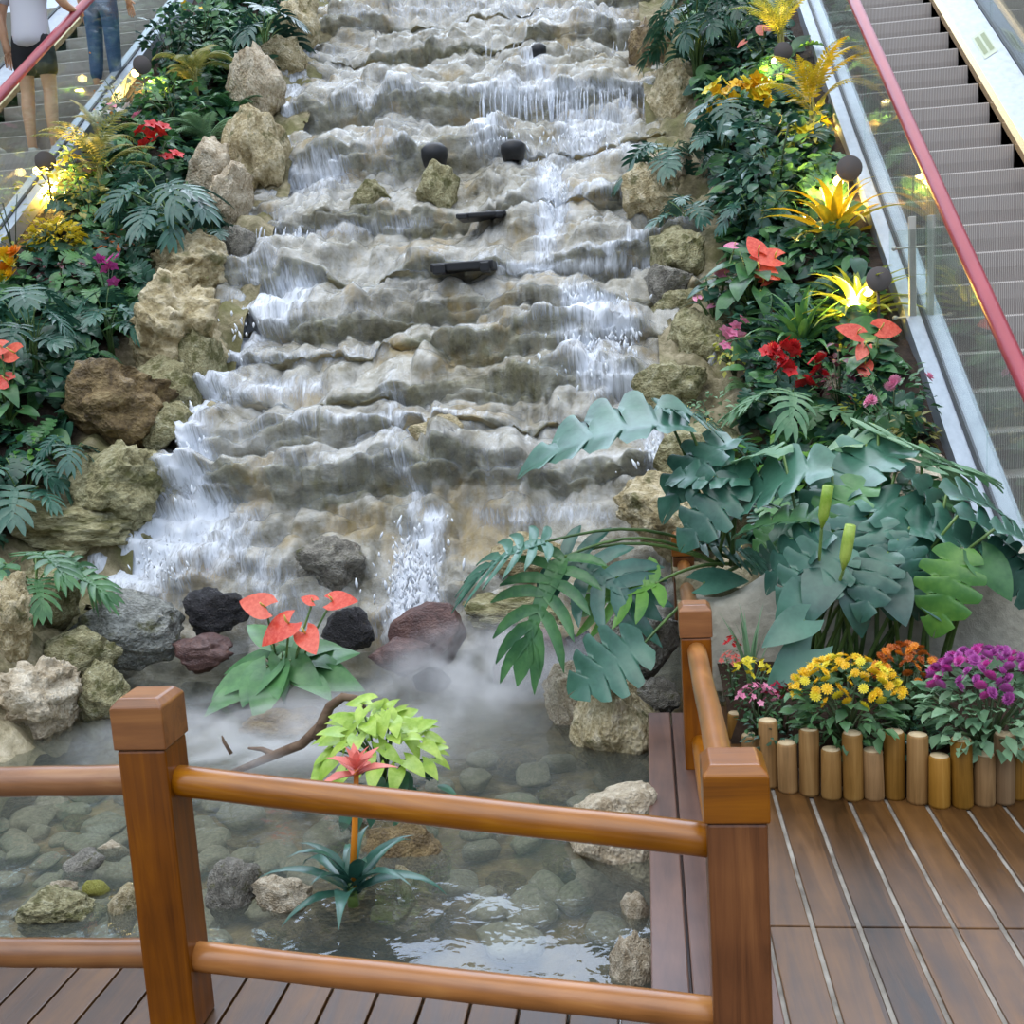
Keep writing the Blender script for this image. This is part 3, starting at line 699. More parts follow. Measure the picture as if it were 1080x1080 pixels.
# ------------------------------------------------------------------ log palisade
lg = [(770, 770, 838), (778, 752, 832), (793, 775, 838), (813, 760, 832), (833, 783, 838), (855.5, 769, 841), (878.5, 790, 845), (902, 773, 846), (924, 791, 846), (946, 771, 845), (970.5, 775, 850), (993.5, 797, 854), (1018, 779, 854), (1041, 795, 852), (1062, 774, 850), (1077, 786, 845)]
names = ['hidden beside the railing post', 'behind the railing post', 'close by the railing post, low', 'beside the railing post cap', 'under the pink blooms', 'below the leftmost yellow blooms', 'below the middle of the yellow bush, short', 'below the middle of the yellow bush, tall', 'short, right of the yellow bush middle',
  'tall, at the right end of the yellow bush', 'greyish tall, under the rust blooms', 'pale and short, left of the purple bush', 'tall with a pale stripe, under the purple bush', 'short, under the middle of the purple bush', 'tall, near the picture edge', 'short, cut off by the picture edge']
xs_ = []
for i, ((px, ty, by), nm) in enumerate(zip(lg, names)):
    if i == 0: continue
    yy = {1: 3.95, 2: 3.72}.get(i, None)
    b = onZ(px, by, 0) if yy is None else onY(px, 800, yy)
    b = Vector((b.x, b.y+.03, 0)); t = onY(px, ty, b.y).z
    o = MB().lathe([(.031, 0), (.0335, .01), (.033, t*.5), (.0325, t-.006), (.029, t)], 18).build('log', log_m, None)
    o.name = 'palisade_log'; o.location = b; tag(o, 'upright log in the flower bed edging, '+nm, 'log', 'logs edging the flower bed')
    o.rotation_euler = (U(-.02, .02), U(-.02, .02), U(0, 6))
    e = MB().lathe([(.0285, 0), (.0283, .0015), (.001, .002)], 18).build('end_grain', logtop_m, o); e.location = (0, 0, t)
# flower bed soil + planter wall
grid_mesh('flower_bed_ground', fr(.26, 1.75, 30), fr(3.36, 4.62, 24), lambda x, y: .13+.02*mn.noise((x*6, y*6, 0)) if y > 3.42+.0*x and y > 3.95-1.2*(x-.3) else -.02, soil_m)
def wallf(x): return 4.55-.16*sm((x-.2)/1.2)
m = MB(); rows = []
for i in range(41):
    x = .18+1.5*i/40; y = wallf(x); top = .40+.20*sm((x-.25)/.5)+.02*mn.noise((x*4, 0, 0))
    rows.append([(x, y+.03*mn.noise((x*3, 1, z*5)), z) for z in fr(0, top-.03, 6)]+[(x, y+.03, top), (x, y+.16, top), (x, y+.2, top-.2)])
m.add(strip_grid(rows)); tag(m.build('planter_wall', concrete), kind='structure')
# ------------------------------------------------------------------ escalators
metal_w = plain('brushed_pale_metal', 'a4adba', .45, .6, c2='b6bfcb', scale=3, stretch=(8, .3, 8))
reflect_gold = plain('skirt_edge_golden_reflection', 'd8b98a', .22, .8)  # gold base colour stands in for the warm reflection along the skirt edge
dark_rub = plain('dark_rubber', '23282e', .5); rubber_red = plain('red_handrail_rubber', '96303c', .35, c2='a43a46', scale=3)
steel = plain('satin_steel', 'cfccc2', .4, .2); truss_m = plain('dark_truss_panel', '3a3d40', .6)
def glass_mat(name='clear_glass', tint=(.93, .97, .95, 1)):
    t = NT(name); fz = t.math('POWER', t.n('ShaderNodeLayerWeight', Blend=.5).outputs['Facing'], 4.0)
    g = t.n('ShaderNodeBsdfGlossy', Roughness=.02); tr = t.n('ShaderNodeBsdfTransparent'); tr.inputs[0].default_value = tint
    return t.done(t.n('ShaderNodeMixShader', i0=t.math('MULTIPLY_ADD', fz, .75, .04, True), i1=tr.outputs[0], i2=g.outputs[0]))
glass_m = glass_mat()
def step_mat():
    t = NT('escalator_step'); w = t.n('ShaderNodeTexWave', Vector=t.coord('Object'), Scale=28.0, _bands_direction='X').outputs[0]
    p = t.pbsdf(Metallic=.1, Roughness=.5, Base__Color=t.ramp(w, [(.3, '8b847f'), (.7, 'b8b0aa')]))
    t.link(t.bump(w, .5, .004), p.inputs['Normal']); return t.done(p)
step_m = step_mat()
YS = fr(3.9, 14.6, 72)
def sweep(prof, ys=YS, closed=True):
    rows = []
    for y in ys:
        z = Epath(y); r = [(x, y, z+dz) for x, dz in prof]
        rows.append(r+[r[0]] if closed else r)
    vf = strip_grid(rows); n = len(rows[0])
    if closed: vf[1].append(tuple(range(n-2, -1, -1))); vf[1].append(tuple((len(rows)-1)*n+k for k in range(n-1)))
    return vf
def rect(x0, x1, z0, z1): return [(x0, z0), (x1, z0), (x1, z1), (x0, z1)]
def escalator(label, X0, sg, width=.92, both=True):
    """X0: outer face on the planting side; sg: +1 goes to +x"""
    o = thing('escalator', label, 'escalator', (0, 0, 0)); X = lambda d: X0+sg*d
    def rc(a, b, z0, z1): a, b = X(a), X(b); return rect(min(a, b), max(a, b), z0, z1)
    MB().add(sweep(rc(0.006, .2, -1.0, -.03))).add(sweep(rc(.2+width, .2+width+.5, -1.0, -.03))).build('truss', truss_m, o, False)
    MB().add(sweep(rc(0, .085, -.14, 0))).build('outer_deck', metal_w, o, False)
    MB().add(sweep(rc(.085, .115, -.1, .012))).build('glass_channel', dark_rub, o, False)
    MB().add(sweep(rc(.115, .205, -.12, .0))).build('inner_deck', metal_w, o, False)
    MB().add(sweep(rc(.2, .206, -.55, -.02))).build('skirt', metal_w, o, False)
    w = .2+width
    MB().add(sweep(rc(w, w+.05, -.5, .03))).build('skirt_edge', reflect_gold, o, False)
    a = [(X(w+.05), -.12), (X(w+.05), .03), (X(w+.25), .14), (X(w+.25), -.12)]
    MB().add(sweep(a)).build('far_deck', metal_w, o, False)
    MB().add(sweep(rc(w+.25, w+.28, -.1, .155))).build('far_glass_channel', dark_rub, o, False)
    for d, z0 in ((.094, .0), (w+.26, .14)):
        y = 4.0
        while y < 14:
            MB().add(sweep(rc(d, d+.012, z0, .86+z0*.4), fr(y, min(y+1.39, 14.5), 9))).build('glass_panel', glass_m, o, False); y += 1.4
    for d, zz in ((.1, .9), (w+.266, .98)):
        ys = fr(3.75, 14.6, 80); pts = [(X(d), y, Epath(y)+zz) for y in ys]
        y0, z0 = ys[0], pts[0][2]
        pts = [(X(d), y0+.02-.25*math.sin(t)*1.0, z0-.25+.25*math.cos(t)) for t in fr(PI*.8, .15, 8)]+pts
        mb = MB(); mb.tube(pts, .04, 10); hr = mb.build('handrail', rubber_red, o)
    n = 34; run = .272; rise = .2
    st = None
    for i in range(n):
        y = 4.12+i*run
        z = Epath(y+.1)-.09
        if st is None:
            m = MB(); a, b = X(.208), X(w-.004); a, b = min(a, b), max(a, b)
            m.v = []; prof = [(0, -.28), (-.012, -.1), (-.006, -.01), (.006, 0), (run+.02, 0), (run+.02, -.28)]
            m.add(strip_grid([[(a, py, pz) for py, pz in prof]+[(a, 0, -.28)], [(b, py, pz) for py, pz in prof]+[(b, 0, -.28)]]))
            st = m.build('step', step_m, o, False); s = st
        else: s = copy_of(st, o)
        s.location = (0, y, z)
    return o
er = escalator('grey escalator with red handrail climbing behind the yellow-lit flowers and the large philodendron', XSK+.015, 1)
el = escalator('escalator with red handrail carrying the bare-legged shorts wearer, beside the yellow dome flower', XSL-.015, -1)
stk = plain('yellow_green_sticker', 'c9d3bb', .5); ink = plain('sticker_print', '8f9c74', .5)
def sticker():
    w = 1.535+1.12
    def P(u, v): # u across .05-.36, v along y
        y = v; return (w+u, y, Epath(y)+.03+(u-.05)/.2*.11+.004)
    m = MB(); m.add(([P(.1, 9.2), P(.2, 9.2), P(.2, 9.56), P(.1, 9.56)], [(0, 1, 2, 3)])); s = m.build('warning_sticker', stk, er, False)
    for j in range(2):
        u = .112+.045*j; a, b, c, d = (tuple(Vector(P(*q))+Vector((0, -.001, .003))) for q in ((u, 9.25), (u+.03, 9.25), (u+.03, 9.51), (u, 9.51)))
        MB().add(([a, b, c, d], [(0, 1, 2, 3)])).build('text_line', ink, s, False)
sticker()
# clear barrier with two flat steel posts on the escalator edge
pb = onX(963, 424, 1.575); gb = thing('glass_barrier', 'clear guard panel on two flat steel posts beside the red handrail', 'barrier', pb)
for dx, tp in ((0., 228), (.098, 228)):
    hgt = onY(966, tp, pb.y).z-pb.z
    f = MB(); f.box((dx-.02, -.012, -.05), (dx+.02, .012, hgt)).build('post', steel, gb, False, .004)
for zz in (.12, .5, .9):
    f = MB().tube([(-.1, -.004, zz), (.12, -.004, zz)], .006, 8); f.lathe([(.014, -.01), (.014, .01)], 10, Matrix.Translation((-.1, 0, zz)) @ Matrix.Rotation(PI/2, 4, 'X')); f.build('bolt', steel, gb)
MB().box((-.13, -.012, .0), (.16, -.004, 1.0)).build('panel', glass_m, gb, False)
# ------------------------------------------------------------------ people on the far escalator
skin_m = plain('skin', 'c99a78', .5, c2='d8ac8c', scale=6)
def skinned(name, verts, edges, mat, parent, root=0, lv=2):
    me = bpy.data.meshes.new(name); me.from_pydata([v[:3] for v in verts], edges, []); me.materials.append(mat)
    o = bpy.data.objects.new(name, me); C.objects.link(o); o.parent = parent
    md = o.modifiers.new('skin', 'SKIN'); md.use_smooth_shade = True
    for i, v in enumerate(verts):
        sv = me.skin_vertices[0].data[i]; r = v[3]; sv.radius = r if isinstance(r, tuple) else (r, r); sv.use_root = (i == root)
    s = o.modifiers.new('subdivision', 'SUBSURF'); s.levels = lv; s.render_levels = lv
    return o
def person(label, foot_l, foot_r, hgt, rz, shirt, bottoms, long_legs, hand=None, hairc='241a16'):
    fl, frr = Vector(foot_l), Vector(foot_r); c = (fl+frr)/2; z0 = min(fl.z, frr.z)
    o = thing('person', label, 'person', (c.x, c.y, z0), None, rz); k = hgt/1.68
    inv = Matrix.Rotation(-rz, 3, 'Z'); A = inv @ (fl-Vector(o.location)); B = inv @ (frr-Vector(o.location))
    if A.x > B.x: A, B = B, A
    P = [(0, 0, .90*k, .125*k), (0, .0, 1.05*k, .115*k), (0, .01, 1.22*k, .13*k), (0, .0, 1.36*k, .11*k), (0, .01, 1.43*k, .05*k), (0, .02, 1.50*k, .055*k), (0, .03, 1.58*k, .085*k), (0, .02, 1.65*k, .075*k)]
    E = [(0, 1), (1, 2), (2, 3), (3, 4), (4, 5), (5, 6), (6, 7)]
    def limb(start, pts):
        q = start
        for p in pts: P.append(p); E.append((q, len(P)-1)); q = len(P)-1
        return q
    for Q, s in ((A, -1), (B, 1)):
        a = limb(0, [(s*.09*k, 0, .84*k, .092*k), (s*.09*k+(Q.x-s*.09*k)*.4, .02, .5*k+Q.z*.5, .056*k), (s*.09*k+(Q.x-s*.09*k)*.6, -.01, .36*k+Q.z*.7, .058*k), (Q.x, Q.y-.02, Q.z+.09, .036*k), (Q.x, Q.y+.0, Q.z+.045, .04*k), (Q.x, Q.y+.12, Q.z+.025, .032*k)])
    arms = []
    for s in (-1, 1):
        hd = hand if (hand and s == hand[3]) else None
        sh = (s*.17*k, 0, 1.36*k); el_ = (s*.25*k, .02, 1.08*k); ha = (s*.26*k, .1, .84*k)
        if hd: hv = inv @ (Vector(hd[:3])-Vector(o.location)); ha = tuple(hv); el_ = tuple((Vector(sh)+hv)/2+Vector((s*.05, -.05, -.1)))
        arms.append((sh, el_, ha)); mid = tuple((Vector(el_)*.25+Vector(ha)*.75))
        limb(3, [(*sh, .055*k), (*el_, .04*k), (*mid, .03*k), (*ha, .034*k)])
        d = (Vector(ha)-Vector(el_)).normalized(); side = Vector((0, 1, 0)).cross(d).normalized() if abs(d.y) < .9 else Vector((1, 0, 0))
        hi = len(P)-1
        for fi, (off, ln) in enumerate(((-.03, .07), (-.01, .082), (.011, .078), (.031, .06))):
            b = Vector(ha)+side*off+d*.045; t1 = b+d*ln*.55; t2 = b+d*ln+Vector((0, 0, -.02))
            P.extend([(*b, .009), (*t1, .0085), (*t2, .007)]); n = len(P); E.extend([(hi, n-3), (n-3, n-2), (n-2, n-1)])
        b = Vector(ha)+side*-.035; t2 = b+d*.03-side*.03; P.extend([(*b, .011), (*t2, .009)]); n = len(P); E.extend([(hi, n-2), (n-2, n-1)])
    skinned('body', P, E, skin_m, o)
    V = [(0, 0, .80*k, .165*k), (0, 0, .92*k, .165*k), (0, 0, 1.08*k, .145*k), (0, .01, 1.24*k, .15*k), (0, 0, 1.38*k, .125*k), (0, 0, 1.42*k, .075*k)]; Eg = [(0, 1), (1, 2), (2, 3), (3, 4), (4, 5)]
    for sh, e_, ha in arms:
        m_ = tuple((Vector(sh)*.35+Vector(e_)*.65)); n = len(V); V += [(*sh, .075*k), (*m_, .062*k)]; Eg += [(4, n), (n, n+1)]
    skinned('shirt', V, Eg, shirt, o)
    V = [(0, 0, 1.04*k, .13*k), (0, 0, .87*k, .145*k)]; Eg = [(0, 1)]
    for Q, s in ((A, -1), (B, 1)):
        n = len(V); V += [(s*.09*k, 0, .8*k, .105*k), (s*.09*k+(Q.x-s*.09*k)*.3, .01, .6*k+Q.z*.35, .085*k)]; Eg += [(1, n), (n, n+1)]
        if long_legs: V += [(s*.09*k+(Q.x-s*.09*k)*.6, .0, .36*k+Q.z*.7, .075*k), (Q.x, Q.y-.02, Q.z+.1, .062*k)]; Eg += [(n+1, n+2), (n+2, n+3)]
    skinned('trousers' if long_legs else 'shorts', V, Eg, bottoms, o)
    for Q in (A, B):
        skinned('shoe', [(Q.x, Q.y-.05, Q.z+.04, .045), (Q.x, Q.y+.06, Q.z+.04, .045), (Q.x, Q.y+.16, Q.z+.03, .035)], [(0, 1), (1, 2)], plain('shoe', 'c8c4be', .6), o)
    skinned('hair', [(0, -.03, 1.5*k, .07*k), (0, -.01, 1.6*k, .098*k), (0, .0, 1.68*k, .085*k)], [(0, 1), (1, 2)], plain('hair', hairc, .5), o)
    fm = MB()
    for s in (-1, 1): fm.lathe([(.004, -.01), (.011, -.004), (.011, .004), (.004, .01)], 8, Matrix.Translation((s*.032*k, .03+.082*k, 1.595*k)) @ Matrix.Rotation(PI/2, 4, 'X'))
    fm.tube([(0, .03+.08*k, 1.59*k), (0, .03+.105*k, 1.56*k), (0, .03+.085*k, 1.553*k)], [.007, .012, .006], 6)
    fm.tube([(-.024, .03+.077*k, 1.53*k), (0, .03+.084*k, 1.528*k), (.024, .03+.077*k, 1.53*k)], .006, 6)
    fm.build('face_features', plain('features', '6d3f36', .5), o)
    return o
shirt_g = plain('pale_grey_knit', 'c2c4cc', .8); shorts_k = plain('black_cloth', '17181c', .8); jean = plain('blue_denim', '3d5578', .8, c2='4d688c', scale=20); shirt_w = plain('white_cloth', 'd6d8dc', .8)
pt = onS(45, 158, 4.43)
zz = lambda y: Epath(y+.1)-.09
def stepz(y): i = math.floor((y-4.12)/.272); return Epath(4.12+i*.272+.1)-.09
PY = pt.y+.22
a = onY(38, 160, PY); b = onY(50, 160, PY)
sx = a.x
person('person in pale grey top and black shorts standing with bare legs on the escalator', (sx-.02, PY, stepz(PY)), (sx+.2, PY, stepz(PY)), 1.84, .1, shirt_g, shorts_k, False, hand=(XSL-.12, PY+.3, Epath(PY+.3)+.92, 1))
a = onY(0, 160, PY-.1)
person('bare-legged person cut off by the picture edge, standing next to the black shorts', (a.x-.22, PY-.15, stepz(PY-.15)), (a.x-.02, PY-.15, stepz(PY-.15)), 1.82, 0., shirt_w, plain('brown_cloth', '5c4b44', .8), False)
a = onS(104, 74, 4.43); b = onY(118, 70, a.y)
person('person in blue jeans standing higher up on the escalator', (max(a.x-.02, -5.95), a.y, stepz(a.y)), (max(a.x-.02, -5.95)+.21, a.y, stepz(a.y)), 1.7, -.1, plain('navy_cloth', '2c3448', .8), jean, True)
# ------------------------------------------------------------------ rocks
def rock_mesh(seed, sub=4, rough=.3, facets=6, flat=1., pits=.07):
    r = random.Random(seed); bm = bmesh.new(); bmesh.ops.create_icosphere(bm, subdivisions=sub, radius=1)
    off = Vector((r.uniform(-50, 50), r.uniform(-50, 50), r.uniform(-50, 50)))
    pl = []
    for i in range(facets):
        n = Vector((r.gauss(0, 1), r.gauss(0, 1), r.gauss(0, .8))).normalized(); pl.append((n, r.uniform(.55, .85)))
    for v in bm.verts:
        d = v.co.normalized(); p = d*(1+1.25*rough*fbm(d*1.3+off, 5))
        for n, k in pl:
            q = p.dot(n)-k
            if q > 0: p -= n*q*.88
        e = fbm(p*3.4+off, 3); c = mn.voronoi(p*2.6+off)[0]
        p += d*(.10*rough/.3*e-pits*max(0, .36-c[0])*2.4+.035*rough/.3*fbm(p*8+off, 3)+.025*rough/.3*math.sin(p.z*13+4*e))
        v.co = p
    mx = [max(abs(v.co[i]) for v in bm.verts) for i in range(3)]
    for v in bm.verts: v.co = Vector((v.co.x/mx[0], v.co.y/mx[1], v.co.z/mx[2]))
    me = bpy.data.meshes.new('rock'); bm.to_mesh(me); bm.free()
    me.polygons.foreach_set('use_smooth', [True]*len(me.polygons)); return me
_rs = [100]
def rock(label, px, py, w, h, mat, Y=None, z=None, dep=.9, name='boulder', rz=None, tilt=0, sub=4, group=None, **kw):
    _rs[0] += 1
    Yc = Y if Y is not None else (onZ(px, py+h*.45, z).y if z is not None else ground(px, py+h*.42).y)
    rx = w*.5*Yc/F; rzz = h*.5*Yc/F; ry = dep*(rx+rzz)*.5
    me = rock_mesh(_rs[0], sub, **kw); me.name = name; me.materials.append(mat)
    o = bpy.data.objects.new(name, me); C.objects.link(o)
    o.location = onY(px, py, Yc+ry*.5); o.scale = (rx*1.2, ry*1.15, rzz*1.2); o.rotation_euler = (0, tilt, 0) if rz is None else (0, tilt, rz)
    return tag(o, label, 'rock', group)
R = rock
R('big tan boulder with dark hollows beside the cascade, under the dark lobed leaves', 200, 280, 108, 84, stone_tan, sub=5, pits=.12)
R('layered yellow-tan boulder leaning down towards the white water, below the big tan one', 182, 352, 125, 118, stone_tan, sub=5, tilt=.5, rough=.4)
R('rounded pale rock at the water edge below the layered boulder', 182, 408, 66, 64, stone_moss, dep=1.)
R('brown dark-seamed boulder beneath the small lobed plant', 118, 428, 120, 96, stone_brown, sub=5)
R('olive-tan slab of rock left of the white stream', 125, 510, 115, 92, stone_moss, sub=5)
R('long low rock with a pale streak across it, below the olive slab', 75, 556, 170, 62, stone_moss, sub=5, tilt=.05)
R('pale grey upright rock beside the top of the cascade', 270, 98, 58, 84, stone_pale)
R('brown-hollowed rock under the pale upright one beside the cascade', 271, 160, 60, 84, stone_tan, pits=.14)
R('whitish curved rock beside the drooping fern', 222, 180, 56, 66, stone_pale, tilt=.4)
R('pale pointed rock sloping down at the water edge over the dark lobed leaves', 242, 212, 40, 70, stone_pale, tilt=.35)
R('tan rock at the top of the cascade beside the bluish leaves', 316, 28, 42, 64, stone_tan)
R('tall tan boulder cut by the picture edge above the pond', 10, 655, 66, 100, stone_tan, Y=4.75, sub=5)
R('big pale cream boulder with folds standing in the pond edge by the railing post', 42, 735, 128, 112, stone_pale, Y=4.5, sub=5, rough=.4, pits=.1)
R('grey-green rock under the drooping fern-like leaf', 55, 632, 80, 78, stone_moss, Y=5.2)
R('mossy flat rock behind the cream boulder', 85, 690, 80, 56, stone_moss, Y=4.95)
R('round wet grey boulder with water sheeting over it', 135, 665, 110, 86, stone_wet, Y=5.3, rough=.18, sub=5)
R('small greenish rock at the pond edge behind the railing post cap', 108, 728, 56, 64, stone_moss, Y=4.75)
R('dark wet rock between the white water and the red-brown rock', 222, 645, 66, 50, stone_dark, Y=5.65)
R('red-brown rock behind the railing post cap', 212, 688, 66, 44, stone_red, Y=5.35)
R('black round rock behind the red anthurium', 366, 662, 54, 50, stone_dark, Y=5.5, rough=.2)
R('red-brown angular slab standing upright in the mist under the splash', 458, 672, 84, 66, stone_red, Y=5.45, facets=9, rough=.12, pits=0, dep=.5, tilt=-.25)
R('small dark brown rock lying against the upright red slab', 420, 692, 62, 40, stone_red, Y=5.3, rough=.2)
R('flat dark rock at the waterline below the upright red slab', 455, 716, 40, 26, stone_dark, Y=5.1, rough=.2)
R('square purplish dark rock standing in the pond mist', 564, 700, 74, 68, stone_red, Y=5.3, facets=9, rough=.12, pits=0)
R('dark wet rock beside the square purplish one', 612, 690, 40, 46, stone_dark, Y=5.4)
R('cream rock with a jagged top standing at the pond edge', 606, 744, 62, 84, stone_pale, Y=4.55, dep=.8)
R('tall tan-streaked boulder standing in the pond beside the deck edge', 650, 762, 88, 124, stone_tan, Y=4.3, sub=5, rough=.22, pits=.03)
R('grey boulder behind the far railing post under the philodendron', 678, 680, 84, 96, stone_grey, Y=4.75, rough=.2)
R('low rounded rock touching the end of the deck edge', 690, 735, 56, 40, stone_grey, Y=4.45)
R('large pale mossy boulder against the deck edge behind the top rail', 652, 880, 104, 128, stone_pale, Y=3.35, sub=5, rough=.2, pits=.04)
R('pale stone at the waterline between the rails, against the deck edge', 672, 965, 36, 52, stone_pale, Y=2.95)
R('whitish rough stone above the lower rail by the deck edge', 668, 1028, 56, 84, stone_pale, Y=2.62)
R('white flat-topped rock beside the bromeliad', 301, 944, 68, 50, stone_pale, z=-.18, rough=.35)
R('grey pitted rock beside the railing post, left of the white flat rock', 248, 936, 54, 72, stone_grey, z=-.2, pits=.14)
R('wide brown sunken rock under the bromeliad', 385, 960, 180, 90, stone_brown, z=-.38, dep=.7, sub=5)
R('dark rock holding the lime-leaved plant', 430, 905, 90, 90, stone_brown, z=-.3)
R('small cream pebble in front of the bromeliad', 402, 962, 28, 15, stone_pale, z=-.2, name='pebble', sub=3)
R('upright tan stone right of the bromeliad', 428, 935, 22, 50, stone_tan, z=-.25, sub=3)
R('broad grey-green pitted rock above the lower rail near the picture edge', 62, 962, 100, 54, stone_moss, z=-.2, pits=.12, sub=5)
R('white stone resting on the grey-green pitted rock', 66, 936, 30, 18, stone_pale, z=-.16, sub=3, name='stone')
R('yellow-green algae-covered stone left of the railing post', 100, 939, 31, 23, stone_lemon, z=-.17, sub=3, rough=.1, name='stone')
R('sloping grey stone leading up to the white one, left of the railing post', 84, 915, 58, 36, stone_grey, z=-.2, tilt=-.5, sub=3, name='stone')
R('white stone touching the railing post', 118, 896, 40, 24, stone_pale, z=-.2, sub=3, name='stone')
R('tan rock partly hidden behind the railing post, beside the yellow-green stone', 128, 958, 36, 56, stone_tan, z=-.22, sub=3)
R('brown gravelly mound under the red anthurium', 290, 772, 120, 44, stone_brown, z=-.24, dep=1.2)
R('mossy tan rock at the cascade edge left of the pink anthurium', 718, 268, 54, 66, stone_moss, Y=8.0)
R('grey mossy rock below the pink blossoms at the cascade edge', 738, 362, 74, 70, stone_moss, Y=7.2)
R('rough tan rock at the cascade edge under the pale blue leaves', 712, 118, 52, 84, stone_tan, Y=10.2)
R('crumbly pale rock beneath the yellow orchids', 742, 138, 48, 60, stone_pale, Y=10.1)
R('dark mossy ledge stone at the cascade edge above the big lobed leaf', 715, 325, 50, 50, stone_moss, Y=7.7)
R('brown rock at the cascade edge beneath the spreading philodendron', 735, 475, 90, 70, stone_moss, Y=6.1)
R('tan stone behind the philodendron stems, beside the escalator edge', 960, 505, 90, 60, stone_pale, Y=5.2)
R('pale rounded rock among the philodendron stems near the escalator foot', 1005, 655, 150, 80, stone_grey, Y=4.45, dep=.35)
R('tan knobbly rock at the cascade edge under the drooping pale leaves', 688, 205, 52, 60, stone_tan, Y=8.7)
R('grey rock at the cascade edge beside the small pink anthurium', 705, 300, 44, 50, stone_grey, Y=7.75)
R('mossy rock at the cascade edge beneath the reaching philodendron leaf', 708, 410, 70, 66, stone_moss, Y=6.75)
R('brown rock at the top of the cascade below the dark lobed plant', 686, 62, 50, 70, stone_brown, Y=11.2)
R('pale lumpy rock beside the cascade, above the small drooping lobed plant', 706, 178, 44, 46, stone_pale, Y=9.2)
R('tan jagged rock at the foot of the bed behind the hanging split leaves', 705, 545, 110, 90, stone_tan, Y=5.75, sub=5)
R('mossy rock at the cascade edge under the layered boulder', 212, 380, 50, 60, stone_moss, sub=4)
R('grey rock at the water edge between the big tan boulder and the pale pointed rock', 250, 262, 36, 46, stone_grey)
R('small mossy rock beside the white stream above the olive slab', 172, 452, 60, 50, stone_moss)
R('tan rock under the tall palm beside the bluish broad-leaved plant', 300, 62, 44, 40, stone_tan)
R('tan rock under the purple-leaved plant', 880, 420, 40, 44, stone_pale, Y=6.3)
R('low mossy stone on the cascade left of the mossy tan block', 393, 212, 40, 38, stone_moss, Y=onS(393, 212, 5.4).y-.12, name='stone')
R('mossy tan block on a cascade ledge under the dark round lamps', 458, 200, 46, 56, stone_moss, Y=onS(458, 200, 5.4).y-.2)
R('ochre boulder in the lower cascade right of the thin centre stream', 468, 462, 62, 50, stone_tan, Y=onS(468, 470, 5.4).y-.12)
R('pale round boulder low in the cascade left of the thin centre stream', 350, 592, 74, 56, stone_grey, Y=6.0)
R('ochre block low in the cascade behind the hanging split leaf', 568, 590, 90, 56, stone_tan, Y=6.0)
R('mossy ledge stone at the cascade foot right of the splash', 545, 640, 130, 40, stone_moss, Y=5.9)
# cobbles on the pond bed
cm = [rock_mesh(900+i, 3, rough=.14, facets=4, pits=0) for i in range(5)]
for i, m_ in enumerate(cm): m_.materials.append(stone_pebble if i != 3 else stone_brown); m_.name = 'cobble'
used = []
rc = random.Random(5); n = 0
while n < 190:
    px, py = (rc.uniform(-20, 220), rc.uniform(838, 1000)) if rc.random() < .5 else (rc.uniform(200, 690), rc.uniform(800, 1010))
    p = onZ(px, py, -.40); r = rc.uniform(.045, .10)
    if p.x > -.12 or p.y < 2.4 or any((p.x-q[0])**2+(p.y-q[1])**2 < (.75*(r+q[2]))**2 for q in used): n += .2; continue
    used.append((p.x, p.y, r)); n += 1
    o = bpy.data.objects.new('cobble', cm[int(n) % 5]); C.objects.link(o); o.location = (p.x, p.y, -.385+r*.2); o.scale = (r*1.25, r, r*.6); o.rotation_euler = (0, 0, rc.uniform(0, 6))
    tag(o, 'rounded cobble lying on the pond bed under the water', 'cobble', 'cobbles on the pond bed')
# dark lamps and flat fittings on the cascade, driftwood
black_m = plain('black_fitting', '17191d', .5)
def fitting(px, py, w, h, label, name='spotlight'):
    Y = onS(px, py, 5.4).y-.28; p = onY(px, py, Y); s = w*.5*Y/F; hh = h*Y/F
    o = thing(name, label, 'light', p-Vector((0, 0, hh*.5)))
    MB().lathe([(s*.8, -.05), (s, hh*.3), (s*.98, hh*.7), (s*.6, hh), (.01, hh*1.02)], 14).build('housing', black_m, o)
    MB().tube([(-s*.2, 0, -.2), (0, 0, 0)], .02, 6).build('bracket', black_m, o)
fitting(458, 161, 28, 17, 'dark round lamp on a cascade ledge, directly above the mossy tan block'); fitting(541, 156, 26, 14, 'dark round lamp on a cascade ledge beside the upper water curtain')
fitting(568, 52, 16, 10, 'small dark lamp at the top of the cascade above the water curtain')
def flatfit(px, py, w, h, label):
    Y = onS(px, py, 5.4).y-.3; p = onY(px, py, Y); s = w*.5*Y/F; hh = h*.5*Y/F
    o = MB().box((-s, -.06, -hh), (s, .25, hh)).box((-s*.9, -.1, -hh*1.6), (-s*.5, .0, hh*.6)).box((s*.6, -.1, -hh*1.8), (s*.9, .0, hh*.5)).build('flat_fitting', black_m, None, False, .01)
    o.location = p; tag(o, label, 'fitting')
flatfit(488, 281, 66, 9, 'flat black fitting lying on the cascade ledge above the lower broken rocks'); flatfit(508, 227, 52, 5, 'thin dark slate piece on the ledge above the flat black fitting')
wood_d = woodm('driftwood', '3c2a1c', '6a5038', '8d7358', 'X', rough=.7, coat=0)
o = MB(); Yd = 3.95
P_ = lambda x, y, d=0: onY(x, y, Yd+d)
o.tube([P_(384, 748), P_(378, 737), P_(362, 735), P_(348, 745), P_(340, 762), P_(335, 778)], [.012, .016, .018, .02, .022, .026], 8)
o.tube([P_(340, 764), P_(318, 785, .03), P_(290, 796, .06), P_(262, 808, .1), P_(235, 818, .14)], [.022, .02, .019, .015, .008], 8)
o.tube([P_(290, 796, .06), P_(276, 790, .1), P_(262, 789, .12)], [.014, .01, .005], 6); o.tube([P_(244, 795, .1), P_(236, 782, .1), P_(234, 776, .1)], [.008, .007, .003], 6)
